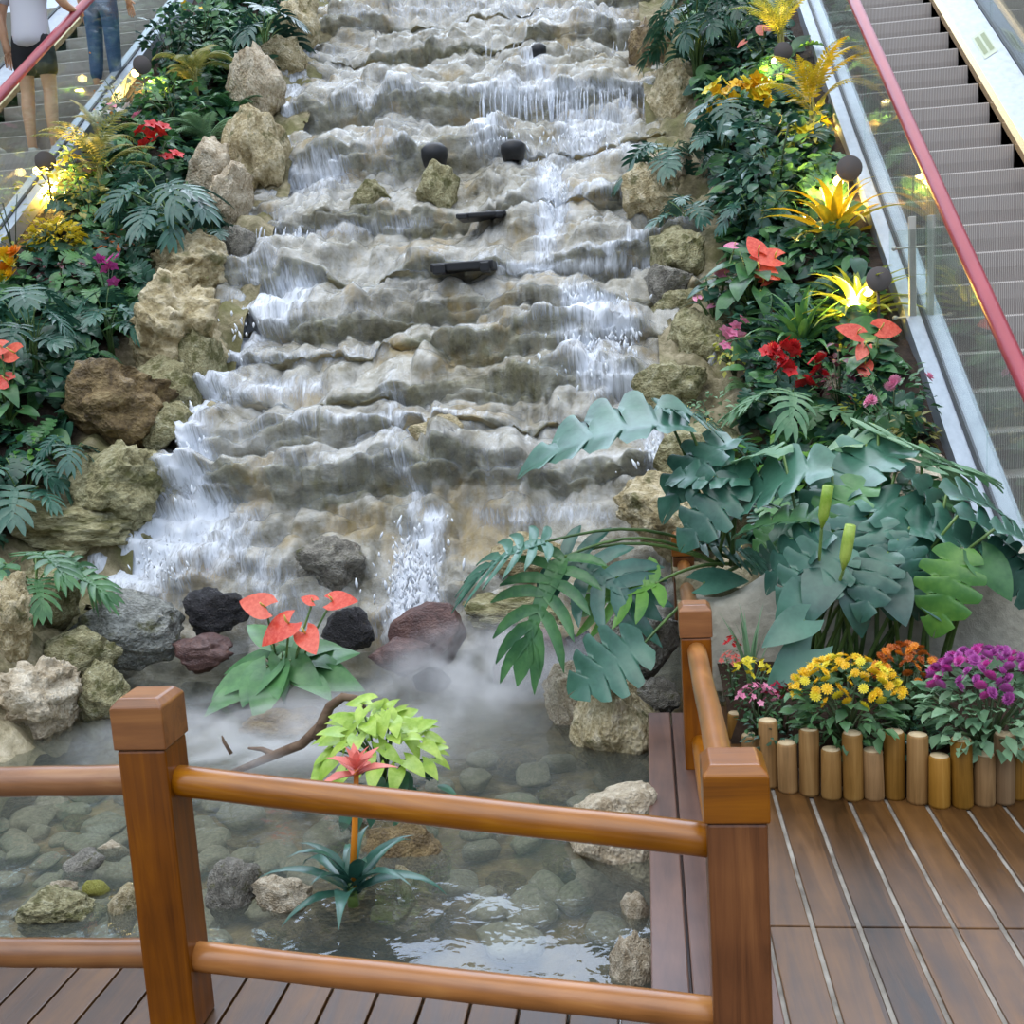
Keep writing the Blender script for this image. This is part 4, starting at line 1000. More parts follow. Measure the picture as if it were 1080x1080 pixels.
tag(o.build('driftwood', wood_d), 'curved brown driftwood branch arching out of the pond by the lime-leaved plant', 'branch')
# ------------------------------------------------------------------ planting: far side bed
lp = lobed_plant
shrub('dense dark green shrub at the top beside the jeans wearer', 184, 42, 60, 76, 'dark', 150, 'ovate', .3)
shrub('mid green leafy shrub at the top with a yellow bloom above it', 215, 30, 80, 66, 'sage', 140, 'small', .26)
o, b, r_, h_ = shrub('dark shrub carrying a bright yellow bloom at the top of the bed', 205, 28, 50, 40, 'dark', 60, 'ovate', .3)
flowers_on(o, r_, h_, 'five', 'gold', 5, .06, .8)
lp('bluish broad-leaved plant at the top beside the cascade', 282, 34, 74, 72, 'blue', 10, .8)
shrub('dark leafy plant below the bluish broad-leaved one', 262, 70, 60, 44, 'dark', 90, 'ovate', .35)
fern('yellow-green feathery palm with brown stems near the top of the bed', 208, 74, 90, 76, 'olive', 15, .3, .03, (.8, 1.4), 1.5, 'palm', 14, 'palm', True)
fern('pale green drooping fern above the whitish curved rock', 218, 124, 74, 66, 'sage', 18, .26, .035)
fern('darker fern between the drooping fern and the pale upright rock', 246, 104, 44, 56, 'green', 12, .24, .04)
shrub('dark shrub behind the red starry blooms', 185, 108, 80, 60, 'green', 120, 'small', .26)
o, b, r_, h_ = shrub('plant with red starry blooms in the middle of the bed', 165, 155, 60, 66, 'green', 70, 'ovate', .34)
for fx, fy in ((148, 138), (160, 132), (168, 139), (152, 152), (164, 148), (176, 166), (186, 163), (157, 142), (172, 134)):
    bloom('five', 'red', o, onY(fx, fy, b.y-r_*.7)-b, .075, (.7, U(-.3, .3), U(0, 6)))
fern('olive bamboo-like plant with thin leaves left of the red starry blooms', 108, 165, 84, 96, 'olive', 20, .22, .04, (.7, 1.4), 1.3, 'bamboo_plant', 9, 'plant', True)
shrub('olive shrub under the bamboo-like plant', 96, 212, 60, 64, 'olive', 110, 'small', .3)
shrub('yellow-green shrub lit by the low lamp beside the far escalator', 66, 192, 56, 50, 'ylime', 90, 'small', .3)
lp('large dark lobed plant spreading above the big tan boulder', 185, 222, 150, 104, 'blue', 16, .52)
lp('lobed plant drooping beside the pale pointed rock', 228, 245, 66, 56, 'blue', 8, .7)
shrub('dark green filler shrub behind the large lobed plant', 140, 195, 70, 60, 'dark', 110, 'ovate', .3)
o, b, r_, h_ = shrub('yellow blooms beside the low lamp cap by the far escalator', 86, 170, 52, 50, 'sage', 60, 'small', .36)
for fx, fy in ((78, 160), (86, 156), (70, 170), (99, 162), (103, 168), (80, 166), (62, 172)): bloom('five', 'lemon', o, onY(fx, fy, b.y-r_*.7)-b, .05, (.7, 0, U(0, 6)))
o, b, r_, h_ = shrub('small pink and white blooms above the red starry ones', 128, 122, 50, 44, 'green', 60, 'small', .3)
for fx, fy, c in ((118, 112, 'pink'), (126, 117, 'white'), (143, 122, 'pink'), (147, 120, 'pink'), (112, 119, 'white'), (134, 112, 'white')): bloom('five', c, o, onY(fx, fy, b.y-r_*.7)-b, .05, (.7, 0, U(0, 6)))
o, b, r_, h_ = shrub('domed bright yellow-green bush on the far bed', 61, 250, 60, 44, 'yellow', 420, 'small', .28)
o, b, r_, h_ = shrub('tall bright yellow-orange flower cluster cut by the picture edge', 4, 284, 44, 56, 'green', 40, 'ovate', .4)
for fx, fy, c in ((6, 268, 'gold'), (14, 278, 'gold'), (4, 284, 'orange'), (12, 290, 'gold'), (2, 292, 'lemon'), (16, 266, 'orange'), (8, 276, 'lemon')): bloom('pom', c, o, onY(fx, fy, b.y-r_*.8)-b, .07, (.8, 0, U(0, 6)))
o, b, r_, h_ = shrub('plant with magenta blooms right of the domed yellow bush', 116, 290, 56, 60, 'green', 90, 'small', .3)
for fx, fy in ((105, 274), (111, 279), (117, 273), (124, 271), (112, 284), (118, 281), (120, 298)): bloom('five', 'hot', o, onY(fx, fy, b.y-r_*.8)-b, .055, (.8, 0, U(0, 6)))
shrub('bronze-leaved plant above the magenta blooms', 128, 258, 44, 40, 'rust', 60, 'ovate', .32); shrub('bronze foliage under the domed yellow bush', 66, 286, 60, 36, 'purple', 60, 'small', .3)
lp('large bluish split-leaf plant below the domed yellow bush', 38, 345, 100, 130, 'bluelt', 12, .75)
lp('bluish lobed plant hanging over the layered boulder', 118, 335, 66, 76, 'blue', 8, .8)
shrub('dark undergrowth below the large bluish split-leaf plant', 52, 395, 100, 70, 'dark', 120, 'ovate', .34, yo=.1)
anthurium('coral anthurium at the picture edge under the bluish split-leaf plant', 10, 412, 76, 90, [(16, 372, 40, 1.4), (8, 402, 34, 1.2), (2, 366, 30, 1.8)], 'green', 14, .6)
lp('dark lobed plant beside the olive rock slab', 76, 476, 74, 60, 'blue', 7, .85)
lp('pale lobed plant spreading at the picture edge below the anthurium', 28, 508, 110, 84, 'bluelt', 10, .75)
shrub('fresh green low plant between the two lobed plants at the picture edge', 36, 470, 56, 40, 'fresh', 50, 'ovate', .36)
lp('dark green fern-like lobed leaves drooping above the cream boulder', 55, 612, 150, 76, 'green', 9, .72, base=(Vector(onY(40, 640, 5.15)), .36, .33))
fern('variegated pale-leaved plant near the far lamp, right of the bare legs', 104, 128, 44, 40, 'variegated', 18, .24, .07, (.8, 1.5), 1.4, 'variegated_plant', 9, 'plant', True, z=None)
shrub('yellow-green tuft at the picture edge beside the lamp cap', 6, 172, 40, 36, 'ylime', 50, 'small', .34)
shrub('grey-white plant by the far lamp above the pink blooms', 128, 94, 40, 40, 'variegated', 60, 'small', .34)
shrub('orange blooms on the escalator edge beside the blue jeans', 96, 26, 26, 40, 'orange', 16, 'small', .3)
shrub('dark low filler plant above the big tan boulder', 150, 262, 60, 40, 'dark', 70, 'ovate', .3)
def undergrowth(lab, x0, x1, y0, y1, n, mat, seed):
    r = random.Random(seed); m = MB(); k = 0
    while k < n:
        x, y = r.uniform(x0, x1), r.uniform(y0, y1); h = H(x, y)
        if h < -3 or rocky(x, y) > .5 or (x > XSK-.12 or x < XSL+.2): continue
        k += 1; m.add((OVA+SPL)[k % 7], Matrix.Translation((x, y, h+r.uniform(.0, .2))) @ Matrix.Rotation(r.uniform(.0, 1.1), 4, 'X') @ Matrix.Rotation(r.uniform(-.5, .5), 4, 'Y') @ Matrix.Rotation(r.uniform(0, 6.3), 4, 'Z') @ Matrix.Scale(r.uniform(.09, .2), 4))
    tag(m.build('undergrowth', G[mat]), lab, 'undergrowth', kind='stuff')
undergrowth('dark low undergrowth covering the far bed', -4.85, -3.2, 4.5, 13, 1300, 'dark', 1); undergrowth('green low undergrowth in the far bed', -4.85, -3.2, 5, 13, 900, 'green', 2)
undergrowth('dark low undergrowth covering the near bed', .5, 1.5, 4.95, 13, 1400, 'dark', 3); undergrowth('green low undergrowth in the near bed', .5, 1.5, 4.95, 13, 800, 'green', 4)
# ------------------------------------------------------------------ planting: near-escalator bed
lp('very dark lobed plant at the top beside the cascade', 735, 40, 110, 100, 'dark', 20, .5)
lp('second dark lobed plant at the top, leaning to the yellow-green grass', 775, 30, 70, 70, 'dark', 12, .55)
fern('yellow-green feathery grass beside the escalator at the top', 824, 30, 60, 80, 'ylime', 22, .2, .03, (1., 1.5), 1.2, 'grass_plant', 10, 'grass', True)
anthurium('salmon anthurium between the dark lobed plant and the feathery grass', 804, 48, 44, 50, [(806, 33, 22, .4), (785, 44, 12, 2.)], 'dark', 8, .6, fm='salmon')
o, b, r_, h_ = shrub('plant thick with yellow orchid blooms above the lamp', 780, 110, 80, 70, 'green', 50, 'ovate', .3)
for i in range(34):
    fx, fy = U(745, 812), 0; fy = 78+((fx-785)/40)**2*18+U(0, 24); bloom('five', 'gold' if i % 3 else 'lemon', o, onY(fx, fy, b.y-r_*.75)-b, .062, (.9, U(-.3, .3), U(0, 6)))
lp('blue-green palmate plant under the yellow orchids', 764, 135, 76, 90, 'bluelt', 9, .8)
lp('pale blue-green leaves hanging over the cascade edge', 702, 172, 90, 66, 'bluelt', 11, .62)
shrub('glossy dark umbrella-leaved shrub in the middle of the bed', 820, 165, 110, 90, 'blue', 150, 'ovate', .26)
shrub('dark green shrub right of the palmate plant', 806, 205, 100, 70, 'dark', 140, 'ovate', .28)
lp('dark lobed plant above the pink anthurium', 788, 228, 70, 60, 'blue', 9, .65)
lp('small dark lobed plant drooping at the cascade edge above the mossy tan rock', 724, 226, 66, 56, 'blue', 8, .7)
fern('yellow feathery plant coloured by the glow of the upper lamp', 858, 105, 50, 90, 'yellow', 16, .22, .05, (.8, 1.5), 1.2, 'grass_plant', 9, 'grass', True)  # yellow lamp glow put into the leaf colour
o, b, r_, h_ = shrub('yellow-flowered plant under the yellow feathery one', 852, 145, 50, 56, 'ylime', 60, 'ovate', .3)
for fx, fy in ((843, 136), (850, 138), (858, 134), (846, 144), (862, 120), (868, 128), (866, 112)): bloom('five', 'lemon', o, onY(fx, fy, b.y-r_*.7)-b, .07, (.8, 0, U(0, 6)))
rosette('golden strap-leaved plant tinted by the middle lamp', 880, 215, 66, 80, 'yellow', 24, .07)  # golden leaf colour imitates the lamplight on the straps
shrub('dark fern-like shrub below the golden strap-leaved plant', 872, 258, 80, 50, 'green', 110, 'ovate', .3)
anthurium('big coral-pink anthurium in the middle of the bed', 792, 292, 110, 84, [(818, 272, 44, 1.5), (800, 284, 40, -2.2), (800, 265, 36, .4), (822, 325, 22, 2.8), (805, 298, 22, -1.2)], 'green', 24, .46, fm='coral', fs=.85)
anthurium('small pink anthurium nearer the cascade than the coral-pink one', 752, 312, 60, 70, [(775, 259, 16, 1.6), (765, 289, 17, 1.2), (736, 315, 15, .3), (752, 322, 10, 2)], 'dark', 12, .5, fm='pink')
rosette('dark green strap-leaved plant left of the brightest lamp', 845, 330, 90, 80, 'green', 40, .06, (.3, 1.4))
rosette('yellow-green strap-leaved plant around and tinted by the brightest lamp', 905, 300, 84, 76, 'ylime', 38, .07, (.3, 1.4))  # leaf colour already holds the yellow of the lamp
shrub('dark foliage below the coral-pink anthurium', 800, 335, 70, 50, 'dark', 90, 'ovate', .3)
o, b, r_, h_ = shrub('red begonia with a dome of red blooms', 832, 392, 76, 70, 'green', 80, 'ovate', .28)
for i, (fx, fy) in enumerate(((808, 371), (816, 368), (822, 374), (812, 376), (830, 360), (837, 365), (838, 373), (826, 382), (822, 389), (831, 386), (858, 380), (866, 378), (862, 390), (868, 396), (858, 396), (850, 402), (856, 405), (846, 404), (834, 392), (829, 366))): bloom('pom' if i % 2 else 'five', 'red', o, onY(fx, fy, b.y-r_*.75)-b, .05, (.8, U(-.3, .3), U(0, 6)))
o, b, r_, h_ = shrub('small pink-flowered plant left of the red begonia', 774, 368, 44, 50, 'ylime', 60, 'small', .3)
for fx, fy in ((765, 349), (772, 352), (776, 344), (769, 355), (784, 338), (765, 365), (781, 354)): bloom('five', 'pink', o, onY(fx, fy, b.y-r_*.75)-b, .045, (.8, 0, U(0, 6)))
shrub('purple-leaved plant between the red begonia and the salmon anthurium', 886, 400, 44, 80, 'purple', 110, 'small', .4)
anthurium('salmon-red anthurium beside the escalator edge below the brightest lamp', 915, 380, 76, 76, [(905, 352, 40, 1.2), (928, 347, 44, -1.4), (912, 366, 30, 2.6), (912, 384, 32, 3.0)], 'green', 16, .5, fm='coral', fs=.8)
o, b, r_, h_ = shrub('green shrub with small pink roses beside the escalator edge', 942, 425, 84, 90, 'green', 170, 'small', .24)
for fx, fy in ((942, 405), (919, 422), (979, 398), (944, 401), (938, 408), (916, 425)): bloom('pom', 'pink', o, onY(fx, fy, b.y-r_*.8)-b, .035, (.9, 0, U(0, 6)))
shrub('lime small-leaved plant below the purple-leaved one', 905, 436, 38, 44, 'ylime', 80, 'small', .3)
lp('mid green deeply lobed plant in front of the red begonia', 835, 425, 130, 66, 'sage', 7, .75)
shrub('small-leaved plant at the cascade edge left of the lobed one', 752, 430, 50, 50, 'sage', 70, 'small', .3)
shrub('brown-tipped leafy plant at the escalator edge behind the philodendron', 962, 455, 60, 50, 'olive', 70, 'ovate', .3)
fern('fern beside the small pink anthurium on the cascade edge', 788, 395, 50, 40, 'green', 10)
shrub('bright green undergrowth behind the philodendron leaves', 830, 480, 130, 70, 'fresh', 110, 'ovate', .24); shrub('mid green undergrowth near the escalator behind the philodendron', 930, 500, 110, 60, 'green', 100, 'ovate', .26)
lp('smaller split-leaf plant behind the philodendron beside the brown cascade-edge rock', 770, 500, 90, 90, 'bluelt', 8, .7)
# the big philodendron: every leaf a part with its stalk
def big_leaf(o, base, cx, cy, Y, size, yaw, pitch, roll, mat='bluelt', shape=0, bow=.1, kind='lob', thin=.0075):
    c = onY(cx, cy, Y); s = .93*size*Y/F; pitch += U(-.18, .18); roll += U(-.22, .22); yaw += U(-.2, .2)
    vf = {'lob': LOB, 'hea': HEA, 'spl': SPL}[kind][shape % 3]
    M = Matrix.Rotation(pitch, 4, 'X') @ Matrix.Rotation(roll, 4, 'Y') @ Matrix.Rotation(yaw, 4, 'Z') @ Matrix.Scale(s, 4)
    mid = M @ Vector((0, .42, 0)); bp = c-mid
    lf = MB().add(vf, M).build('leaf', G[mat], o); lf.location = bp-Vector(o.location)
    b = Vector(base)-bp; n = 8
    pts = [(b*(1-i/n)) + Vector((0, 0, bow*math.sin(PI*i/n))) for i in range(n+1)]
    MB().tube(pts, [thin*1.3-.5*thin*i/n for i in range(n+1)], 6).build('leaf_stalk', G['stem'], lf)
PB = onZ(880, 700, .14); PB.y = 4.28; PB.z = .12
ph = thing('philodendron', 'large blue-green split-leaf philodendron on tall stems behind the yellow and purple flowers', 'plant', PB)
for i, (cx, cy, Y, sz, yw, pt_, rl_, mt, shp, kd) in enumerate((
    (914, 482, 4.5, 118, 1.9, .45, .1, 'bluelt', 2, 'spl'), (828, 496, 4.45, 118, 1.5, .5, -.1, 'bluelt', 0, 'spl'), (966, 464, 4.7, 120, -1.3, .2, .1, 'sage', 0, 'lob'), (985, 512, 4.3, 104, -1.9, .4, .2, 'bluelt', 1, 'spl'),
    (950, 540, 4.2, 104, -2.2, .55, .1, 'bluelt', 2, 'spl'), (1004, 556, 4.15, 104, -1.7, .5, .1, 'bluelt', 0, 'spl'), (1048, 556, 4.1, 96, -1.5, .4, .2, 'blue', 2, 'spl'), (1066, 590, 4.0, 74, -2.3, .6, .2, 'bluelt', 1, 'spl'),
    (1004, 606, 3.95, 84, 2.9, 1.0, .1, 'fresh', 0, 'spl'), (868, 594, 4.0, 88, 2.2, .7, 0, 'bluelt', 2, 'spl'), (926, 600, 3.95, 70, 2.7, .7, 0, 'bluelt', 0, 'spl'), (962, 590, 4.0, 68, -2.7, .7, .1, 'blue', 1, 'spl'),
    (845, 574, 4.1, 84, 1.8, .5, -.1, 'blue', 0, 'spl'), (930, 572, 4.05, 80, 3.3, .6, 0, 'bluelt', 1, 'spl'), (866, 618, 3.95, 70, 2.5, .8, 0, 'blue', 0, 'hea'), (1050, 606, 3.95, 54, -2.7, .9, 0, 'green', 1, 'hea'),
    (892, 526, 4.3, 84, 2.4, .5, 0, 'green', 0, 'spl'), (832, 544, 4.25, 92, 1.3, .35, 0, 'green', 2, 'spl'), (1000, 480, 4.6, 96, -1.1, .3, .1, 'sage', 1, 'lob'), (960, 510, 4.4, 90, -1.4, .3, .1, 'green', 0, 'lob'),
    (880, 466, 4.7, 90, .8, .4, 0, 'sage', 0, 'spl'), (900, 556, 4.15, 84, 2.9, .6, .1, 'blue', 1, 'spl'), (838, 640, 3.95, 60, 2.4, .8, 0, 'bluelt', 0, 'hea'), (985, 630, 4.0, 60, -2.6, .9, 0, 'blue', 1, 'hea'), (800, 470, 4.6, 84, .9, .4, 0, 'sage', 1, 'spl'),
    (1030, 520, 4.3, 84, -1.3, .3, .1, 'bluelt', 0, 'spl'), (1072, 560, 4.0, 60, -1.5, .4, .1, 'bluelt', 2, 'spl'), (905, 640, 3.95, 54, 3.0, .9, 0, 'blue', 0, 'hea'), (945, 630, 3.95, 56, -2.9, .9, 0, 'blue', 1, 'hea'))):
    big_leaf(ph, PB+Vector((U(-.22, .22)+(cx-900)*.0012, U(-.04, .04), 0)), cx, cy, Y, sz, yw, pt_, rl_, mt, shp, .06, kd)
for cx, cy, s_ in ((893, 578, 50), (870, 535, 46)):  # young leaves, rolled
    c = onY(cx, cy, 3.9); k = s_*3.9/F
    lf = MB().lathe([(.004, -.5*k), (.12*k, -.2*k), (.13*k, .2*k), (.02, .5*k)], 8).build('young_leaf', G['lime'], ph); lf.location = c-PB; lf.rotation_euler = (.1, .15, 0)
    MB().tube([Vector((0, 0, -.5*k)), (PB-c)*.5+Vector((0, .02, 0)), PB-c], .006, 5).build('leaf_stalk', G['stem'], lf)
PB2 = Vector((onY(770, 640, 4.75).x, 4.88, .50))
p2 = thing('philodendron', 'philodendron reaching long stalks of split leaves out over the pond behind the far railing post', 'plant', PB2)
for cx, cy, Y, sz, yw, pt_, rl_, mt, shp, kd, bw in (
    (662, 438, 4.75, 165, 1.75, .35, .15, 'bluelt', 0, 'spl', .05), (738, 432, 4.9, 96, -1.5, .3, .1, 'bluelt', 1, 'lob', .05), (535, 576, 4.5, 108, 1.5, .4, .1, 'bluelt', 1, 'lob', .10), (628, 602, 4.5, 112, -2.3, .7, -.1, 'blue', 0, 'lob', .08),
    (572, 622, 4.4, 124, 2.6, .9, -.1, 'green', 1, 'lob', .10), (660, 622, 4.5, 84, 1.6, .5, 0, 'fresh', 2, 'lob', .03), (652, 694, 4.2, 92, 2.2, .8, .1, 'bluelt', 2, 'spl', .04), (740, 478, 4.7, 100, 2.0, .4, .0, 'bluelt', 0, 'spl', .05),
    (758, 496, 4.6, 84, 1.1, .5, 0, 'bluelt', 2, 'spl', .05), (758, 526, 4.5, 84, 2.2, .6, 0, 'bluelt', 0, 'spl', .05), (770, 570, 4.85, 80, -1.4, .6, 0, 'blue', 1, 'lob', .05), (762, 610, 4.6, 52, -1.5, .6, 0, 'bluelt', 0, 'hea', .02), (800, 520, 4.7, 96, -1.0, .4, 0, 'bluelt', 1, 'spl', .05)):
    big_leaf(p2, PB2+Vector((U(-.06, .06), U(-.05, .05), 0)), cx, cy, Y, sz, yw, pt_, rl_, mt, shp, bw, kd)
# slender sedge and hosta by the railing
rosette('slender pale grassy leaves rising between the railing post and the yellow blooms', 792, 655, 60, 130, 'sage', 12, .025, (1.2, 1.5), .5, 'grass_plant', base=(onZ(792, 725, .13), .1, .33), cat='grass')
lh = thing('hosta', 'single blue-green hosta leaves leaning between the yellow and pink blooms', 'plant', onZ(822, 742, .13))
for cx, cy, sz, yw in ((838, 700, 66, 2.4), (832, 662, 56, 2.0)): big_leaf(lh, lh.location, cx, cy, 3.75, sz, yw, .9, .1, 'bluelt', 0, .02, 'hea', .005)
# ------------------------------------------------------------------ flower bed
def mums(label, px, py, w, h, mat, n, size, kind='daisy', leaf='mum', z=.13, nl=300, cat='flower', name='chrysanthemum', lo=.35, L=.27, extra=None):
    o, b, r_, h_ = shrub(label, px, py+h*.12, w*.94, h*.86, leaf, nl, 'small', L, name, z, cat)
    for i in range(n):
        a = i*2.399+U(-.2, .2); u = lo+(1-lo)*((i+.5)/n); s = math.sqrt(max(0, 1-u*u))*1.02; z_ = 1
        p = Vector((math.cos(a)*s*r_, math.sin(a)*s*r_*.9, h_*(.52+.62*u)))
        m_ = mat if isinstance(mat, str) else mat[i % len(mat)]
        bloom(kind, m_, o, p, 1.08*size*U(.8, 1.15), (.65-.4*math.sin(a)*s, .5*math.cos(a)*s, U(0, 6)))
    return o, b, r_, h_
mums('yellow chrysanthemum bush in the middle of the log-edged bed', 893, 728, 132, 104, ['gold', 'gold', 'lemon', 'gold', 'lemon', 'gold'], 100, .0195)
mums('rust-orange chrysanthemum bush behind the yellow and purple ones', 955, 712, 76, 96, ['rust', 'rust', 'orange'], 50, .019)
mums('purple chrysanthemum bush at the picture edge in the log-edged bed', 1042, 728, 140, 120, ['mauve', 'hot', 'mauve'], 88, .021, 'pom', nl=420, leaf='sage', lo=.45)
mums('small yellow blooms beside the railing post', 795, 715, 56, 66, 'lemon', 26, .014, 'five', 'green', nl=70, name='kalanchoe', lo=.6)
mums('pale pink blooms in front of the small yellow ones', 800, 738, 54, 58, 'pink', 34, .013, 'five', 'green', nl=70, name='kalanchoe', lo=.5)
mums('crimson blooms between the pink ones and the hosta leaf', 824, 735, 36, 58, 'crimson', 22, .013, 'five', 'green', nl=50, name='kalanchoe', lo=.5)
mums('salmon blooms close behind the railing post', 772, 705, 30, 60, 'salmon', 16, .013, 'five', 'green', nl=40, name='kalanchoe', lo=.6)
mums('red blooms behind the salmon ones at the railing post', 773, 690, 24, 60, 'red', 10, .014, 'five', 'green', nl=30, name='kalanchoe', lo=.7)
shrub('dark low foliage at the foot of the palisade logs under the rust blooms', 960, 770, 60, 50, 'dark', 90, 'small', .26, z=.12); shrub('dark low foliage between the pink blooms and the palisade logs', 812, 768, 60, 40, 'dark', 70, 'small', .26, z=.12)
# ------------------------------------------------------------------ plants standing in the pond
ab = onZ(300, 738, -.14)
anthurium('coral-red anthurium growing in the pond mist', 305, 700, 150, 100, [(280, 640, 48, 1.3), (305, 657, 52, 2.2), (322, 668, 44, -2.6), (350, 634, 38, -1.5), (330, 634, 22, 1.2)], 'green', 22, .6, base=(ab, 74*ab.y/F, .36), fs=1.02)
bb = onZ(372, 945, -.12)
o, b, r_, h_ = rosette('blue-green bromeliad with a red-orange flower head standing on the brown sunken rock', 372, 900, 150, 100, 'blue', 15, .1, (.35, 1.25), 1.55, 'bromeliad', base=(bb, .25, .28))
fy = onY(376, 812, bb.y)-bb
MB().tube([(0, 0, .02), fy*.5, fy], [.013, .010, .008], 8).build('flower_stem', G['orange'], o)
m = MB()
for i in range(13): m.add(strap(1, .2, .05+.1*i, .5, 5), frame(fy+Vector((0, 0, -.02+.003*i)), i*2.4, 0, 0, .145-.007*i))
m.build('flower', G['salmon'], o)
pb_ = onZ(405, 850, -.14)
o, b, r_, h_ = shrub('lime-leaved trailing plant on the dark rock behind the red-orange flower', 396, 790, 150, 100, 'lime', 20, 'heart', .4, 'pothos', base if False else -.14, yo=0)
for ch in list(o.children): bpy.data.objects.remove(ch)
o.location = pb_; R0 = 68*pb_.y/F; H0 = .40; lf = MB(); st = MB()
for i in range(70):
    q = (i+.5)/70; a = i*2.4; s = math.sqrt(q); e = Vector((math.cos(a)*R0*1.0*s, math.sin(a)*R0*s*.8, H0*(1-.5*q)*U(.85, 1.05)))
    lf.add(HEA[i % 3], Matrix.Translation(e) @ Matrix.Rotation(U(.1, .7), 4, 'X') @ Matrix.Rotation(U(-.4, .4), 4, 'Y') @ Matrix.Rotation(a-PI/2+U(-.6, .6), 4, 'Z') @ Matrix.Scale(R0*.36*U(.7, 1.25), 4))
    if i % 4 == 0: st.tube([(0, 0, .05), e*.5+Vector((0, 0, .08)), e], .004, 5)
lf.build('foliage', G['lime'], o); st.build('stems', G['stem'], o); lf = MB()
for i in range(40):
    a = U(0, 6.3); q = U(.4, 1); lf.add(OVA[i % 3], frame(Vector((math.cos(a)*R0*q*.9+.03, math.sin(a)*R0*q*.6-.02, U(.0, H0*.45))), a-PI/2, U(-.9, -.2), U(-.4, .4), R0*.36))
lf.build('lower_foliage', G['dark'], o)
# ------------------------------------------------------------------ garden spotlights
cap_m = plain('lamp_grey', '5d5857', .7, spec=.2); lens_m = emis('lamp_glow', 'ffdf90', 14)
def lamp(px, py, r, label, dx=-.12, dz=-.10, E=9, Y=None):
    g = ground(px, py+r*2.2) if Y is None else onY(px, py+r*2.2, Y)
    Yl = g.y-.30; c = onY(px, py, Yl); k = r*Yl/F
    gz = H(c.x, c.y); gz = c.z-.3 if gz < -3 else min(gz, c.z-.1)
    o = thing('garden_spotlight', label, 'lamp', (c.x, c.y, gz))
    d = (EYEV-c).normalized()*1.0+Vector((.15, 0, .25)); d.normalize()
    M = Matrix.Translation((0, 0, c.z-gz)) @ d.to_track_quat('Z', 'Y').to_matrix().to_4x4()
    MB().lathe([(k*.8, -k*1.2), (k*.95, -k*.5), (k, -.004), (k*.97, 0.0)], 22, M).build('housing', cap_m, o)
    MB().lathe([(k*.02, -k*.42), (k*.3, -k*.3), (k*.42, 0), (k*.3, k*.3), (k*.02, k*.42)], 10, M @ Matrix.Translation((-k*.75, -k*.75, -k*.9))).build('bulb', lens_m, o)
    MB().tube([(0, .02, -.05), (0, .015, (c.z-gz)*.6), M @ Vector((0, 0, -k*.8))], .009, 6).build('stake', cap_m, o)
    L = bpy.data.lights.new('spotlight_bulb', 'POINT'); L.energy = E*5; L.color = (1, .62, .13); L.shadow_soft_size = .03
    lo = bpy.data.objects.new('spotlight_bulb', L); C.objects.link(lo); lo.parent = o; lo.location = (dx, .14, c.z-gz+dz-.03)
    return o
lamp(927, 294, 12.5, 'round grey spotlight cap in the yellow-green strap leaves, brightest glow')
lamp(896, 177, 12.5, 'round grey spotlight cap above the golden strap-leaved plant', E=11)
lamp(826, 54, 9, 'small grey spotlight cap right of the yellow orchids', -.1, -.14, 14)
lamp(866, 104, 7, 'spotlight almost hidden in the yellow feathery plant', -.05, -.1, 12)
lamp(48, 170, 11, 'grey spotlight cap beside the bare legs at the far escalator', -.05, -.18, 12)
lamp(150, 68, 9.5, 'grey spotlight cap above a yellow glow below the blue jeans', .0, -.13, 12)
# ------------------------------------------------------------------ hall around the garden
wall_m = plain('pale_wall', '8a877f', .8, c2='9c988f', scale=.6)
def wall(name, lo, hi): tag(MB().box(lo, hi).build(name, wall_m, None, False), kind='structure')
wall('wall_back', (-12, 15.4, -.5), (9, 15.6, 6.9)); wall('wall_right', (7.5, 1.5, -.5), (7.7, 15.4, 8.2)); wall('wall_left', (-11.7, 1.5, -.5), (-11.5, 15.4, 8.2))
tag(MB().box((-12, -4, -.62), (9, 15.6, -.52)).build('ground_floor', plain('hall_floor', '77736a', .4), None, False), kind='structure')
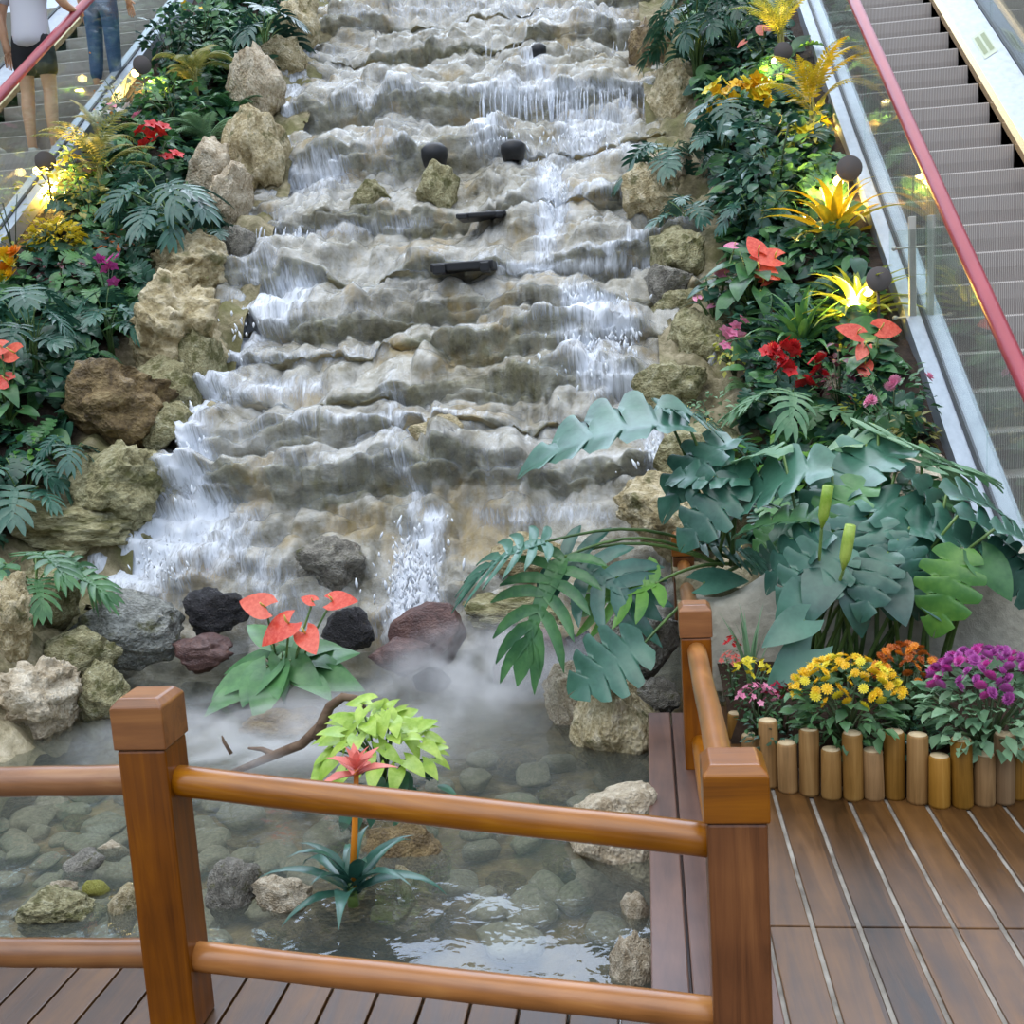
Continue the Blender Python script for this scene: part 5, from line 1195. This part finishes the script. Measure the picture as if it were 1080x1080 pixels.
# ------------------------------------------------------------------ light: daylight through the glass roof
w = bpy.data.worlds.new('daylight'); bpy.context.scene.world = w; w.use_nodes = True
nt = w.node_tree; nt.nodes.clear()
tc = nt.nodes.new('ShaderNodeTexCoord'); sx_ = nt.nodes.new('ShaderNodeSeparateXYZ'); nt.links.new(tc.outputs['Generated'], sx_.inputs[0])
rp = nt.nodes.new('ShaderNodeValToRGB'); nt.links.new(sx_.outputs[2], rp.inputs[0])
els = [(0.0, (.10, .10, .10)), (.12, (.30, .31, .33)), (.38, (.68, .84, 1.12)), (.62, (.95, 1.12, 1.42)), (1.0, (1.35, 1.40, 1.48))]
while len(rp.color_ramp.elements) < len(els): rp.color_ramp.elements.new(.5)
for e, (p, c) in zip(rp.color_ramp.elements, els): e.position = p; e.color = (*c, 1)
def mth(op, a, b, cl=False):
    n = nt.nodes.new('ShaderNodeMath'); n.operation = op; n.use_clamp = cl
    for k, v in enumerate((a, b)):
        if isinstance(v, bpy.types.NodeSocket): nt.links.new(v, n.inputs[k])
        else: n.inputs[k].default_value = v
    return n.outputs[0]
dt = nt.nodes.new('ShaderNodeVectorMath'); dt.operation = 'DOT_PRODUCT'; nt.links.new(tc.outputs['Generated'], dt.inputs[0]); dt.inputs[1].default_value = Vector((-.05, .78, .62)).normalized()
glare = mth('MULTIPLY', mth('MULTIPLY', mth('SUBTRACT', dt.outputs['Value'], .84), 1/.12, True), 2.2)   # the brightest bay of the glass roof, up beyond the cascade
bg = nt.nodes.new('ShaderNodeBackground'); nt.links.new(rp.outputs[0], bg.inputs[0]); nt.links.new(mth('MULTIPLY', mth('ADD', glare, 1.0), 1.35), bg.inputs[1])
wo = nt.nodes.new('ShaderNodeOutputWorld'); nt.links.new(bg.outputs[0], wo.inputs[0])
sl = bpy.data.lights.new('sun', 'SUN'); sl.energy = 1.0; sl.angle = math.radians(50); sl.color = (1, .97, .92)
so = bpy.data.objects.new('sun', sl); C.objects.link(so); so.rotation_euler = (math.radians(28), math.radians(-14), 0)
vs = bpy.context.scene.view_settings; vs.view_transform = 'Standard'; vs.look = 'None'; vs.gamma = 1; vs.exposure = 0.0
bpy.context.scene.view_settings.use_curve_mapping = False
sc = bpy.context.scene
sc.cycles.max_bounces = 8; sc.cycles.transparent_max_bounces = 16; sc.cycles.volume_bounces = 1
sc.cycles.use_denoising = True
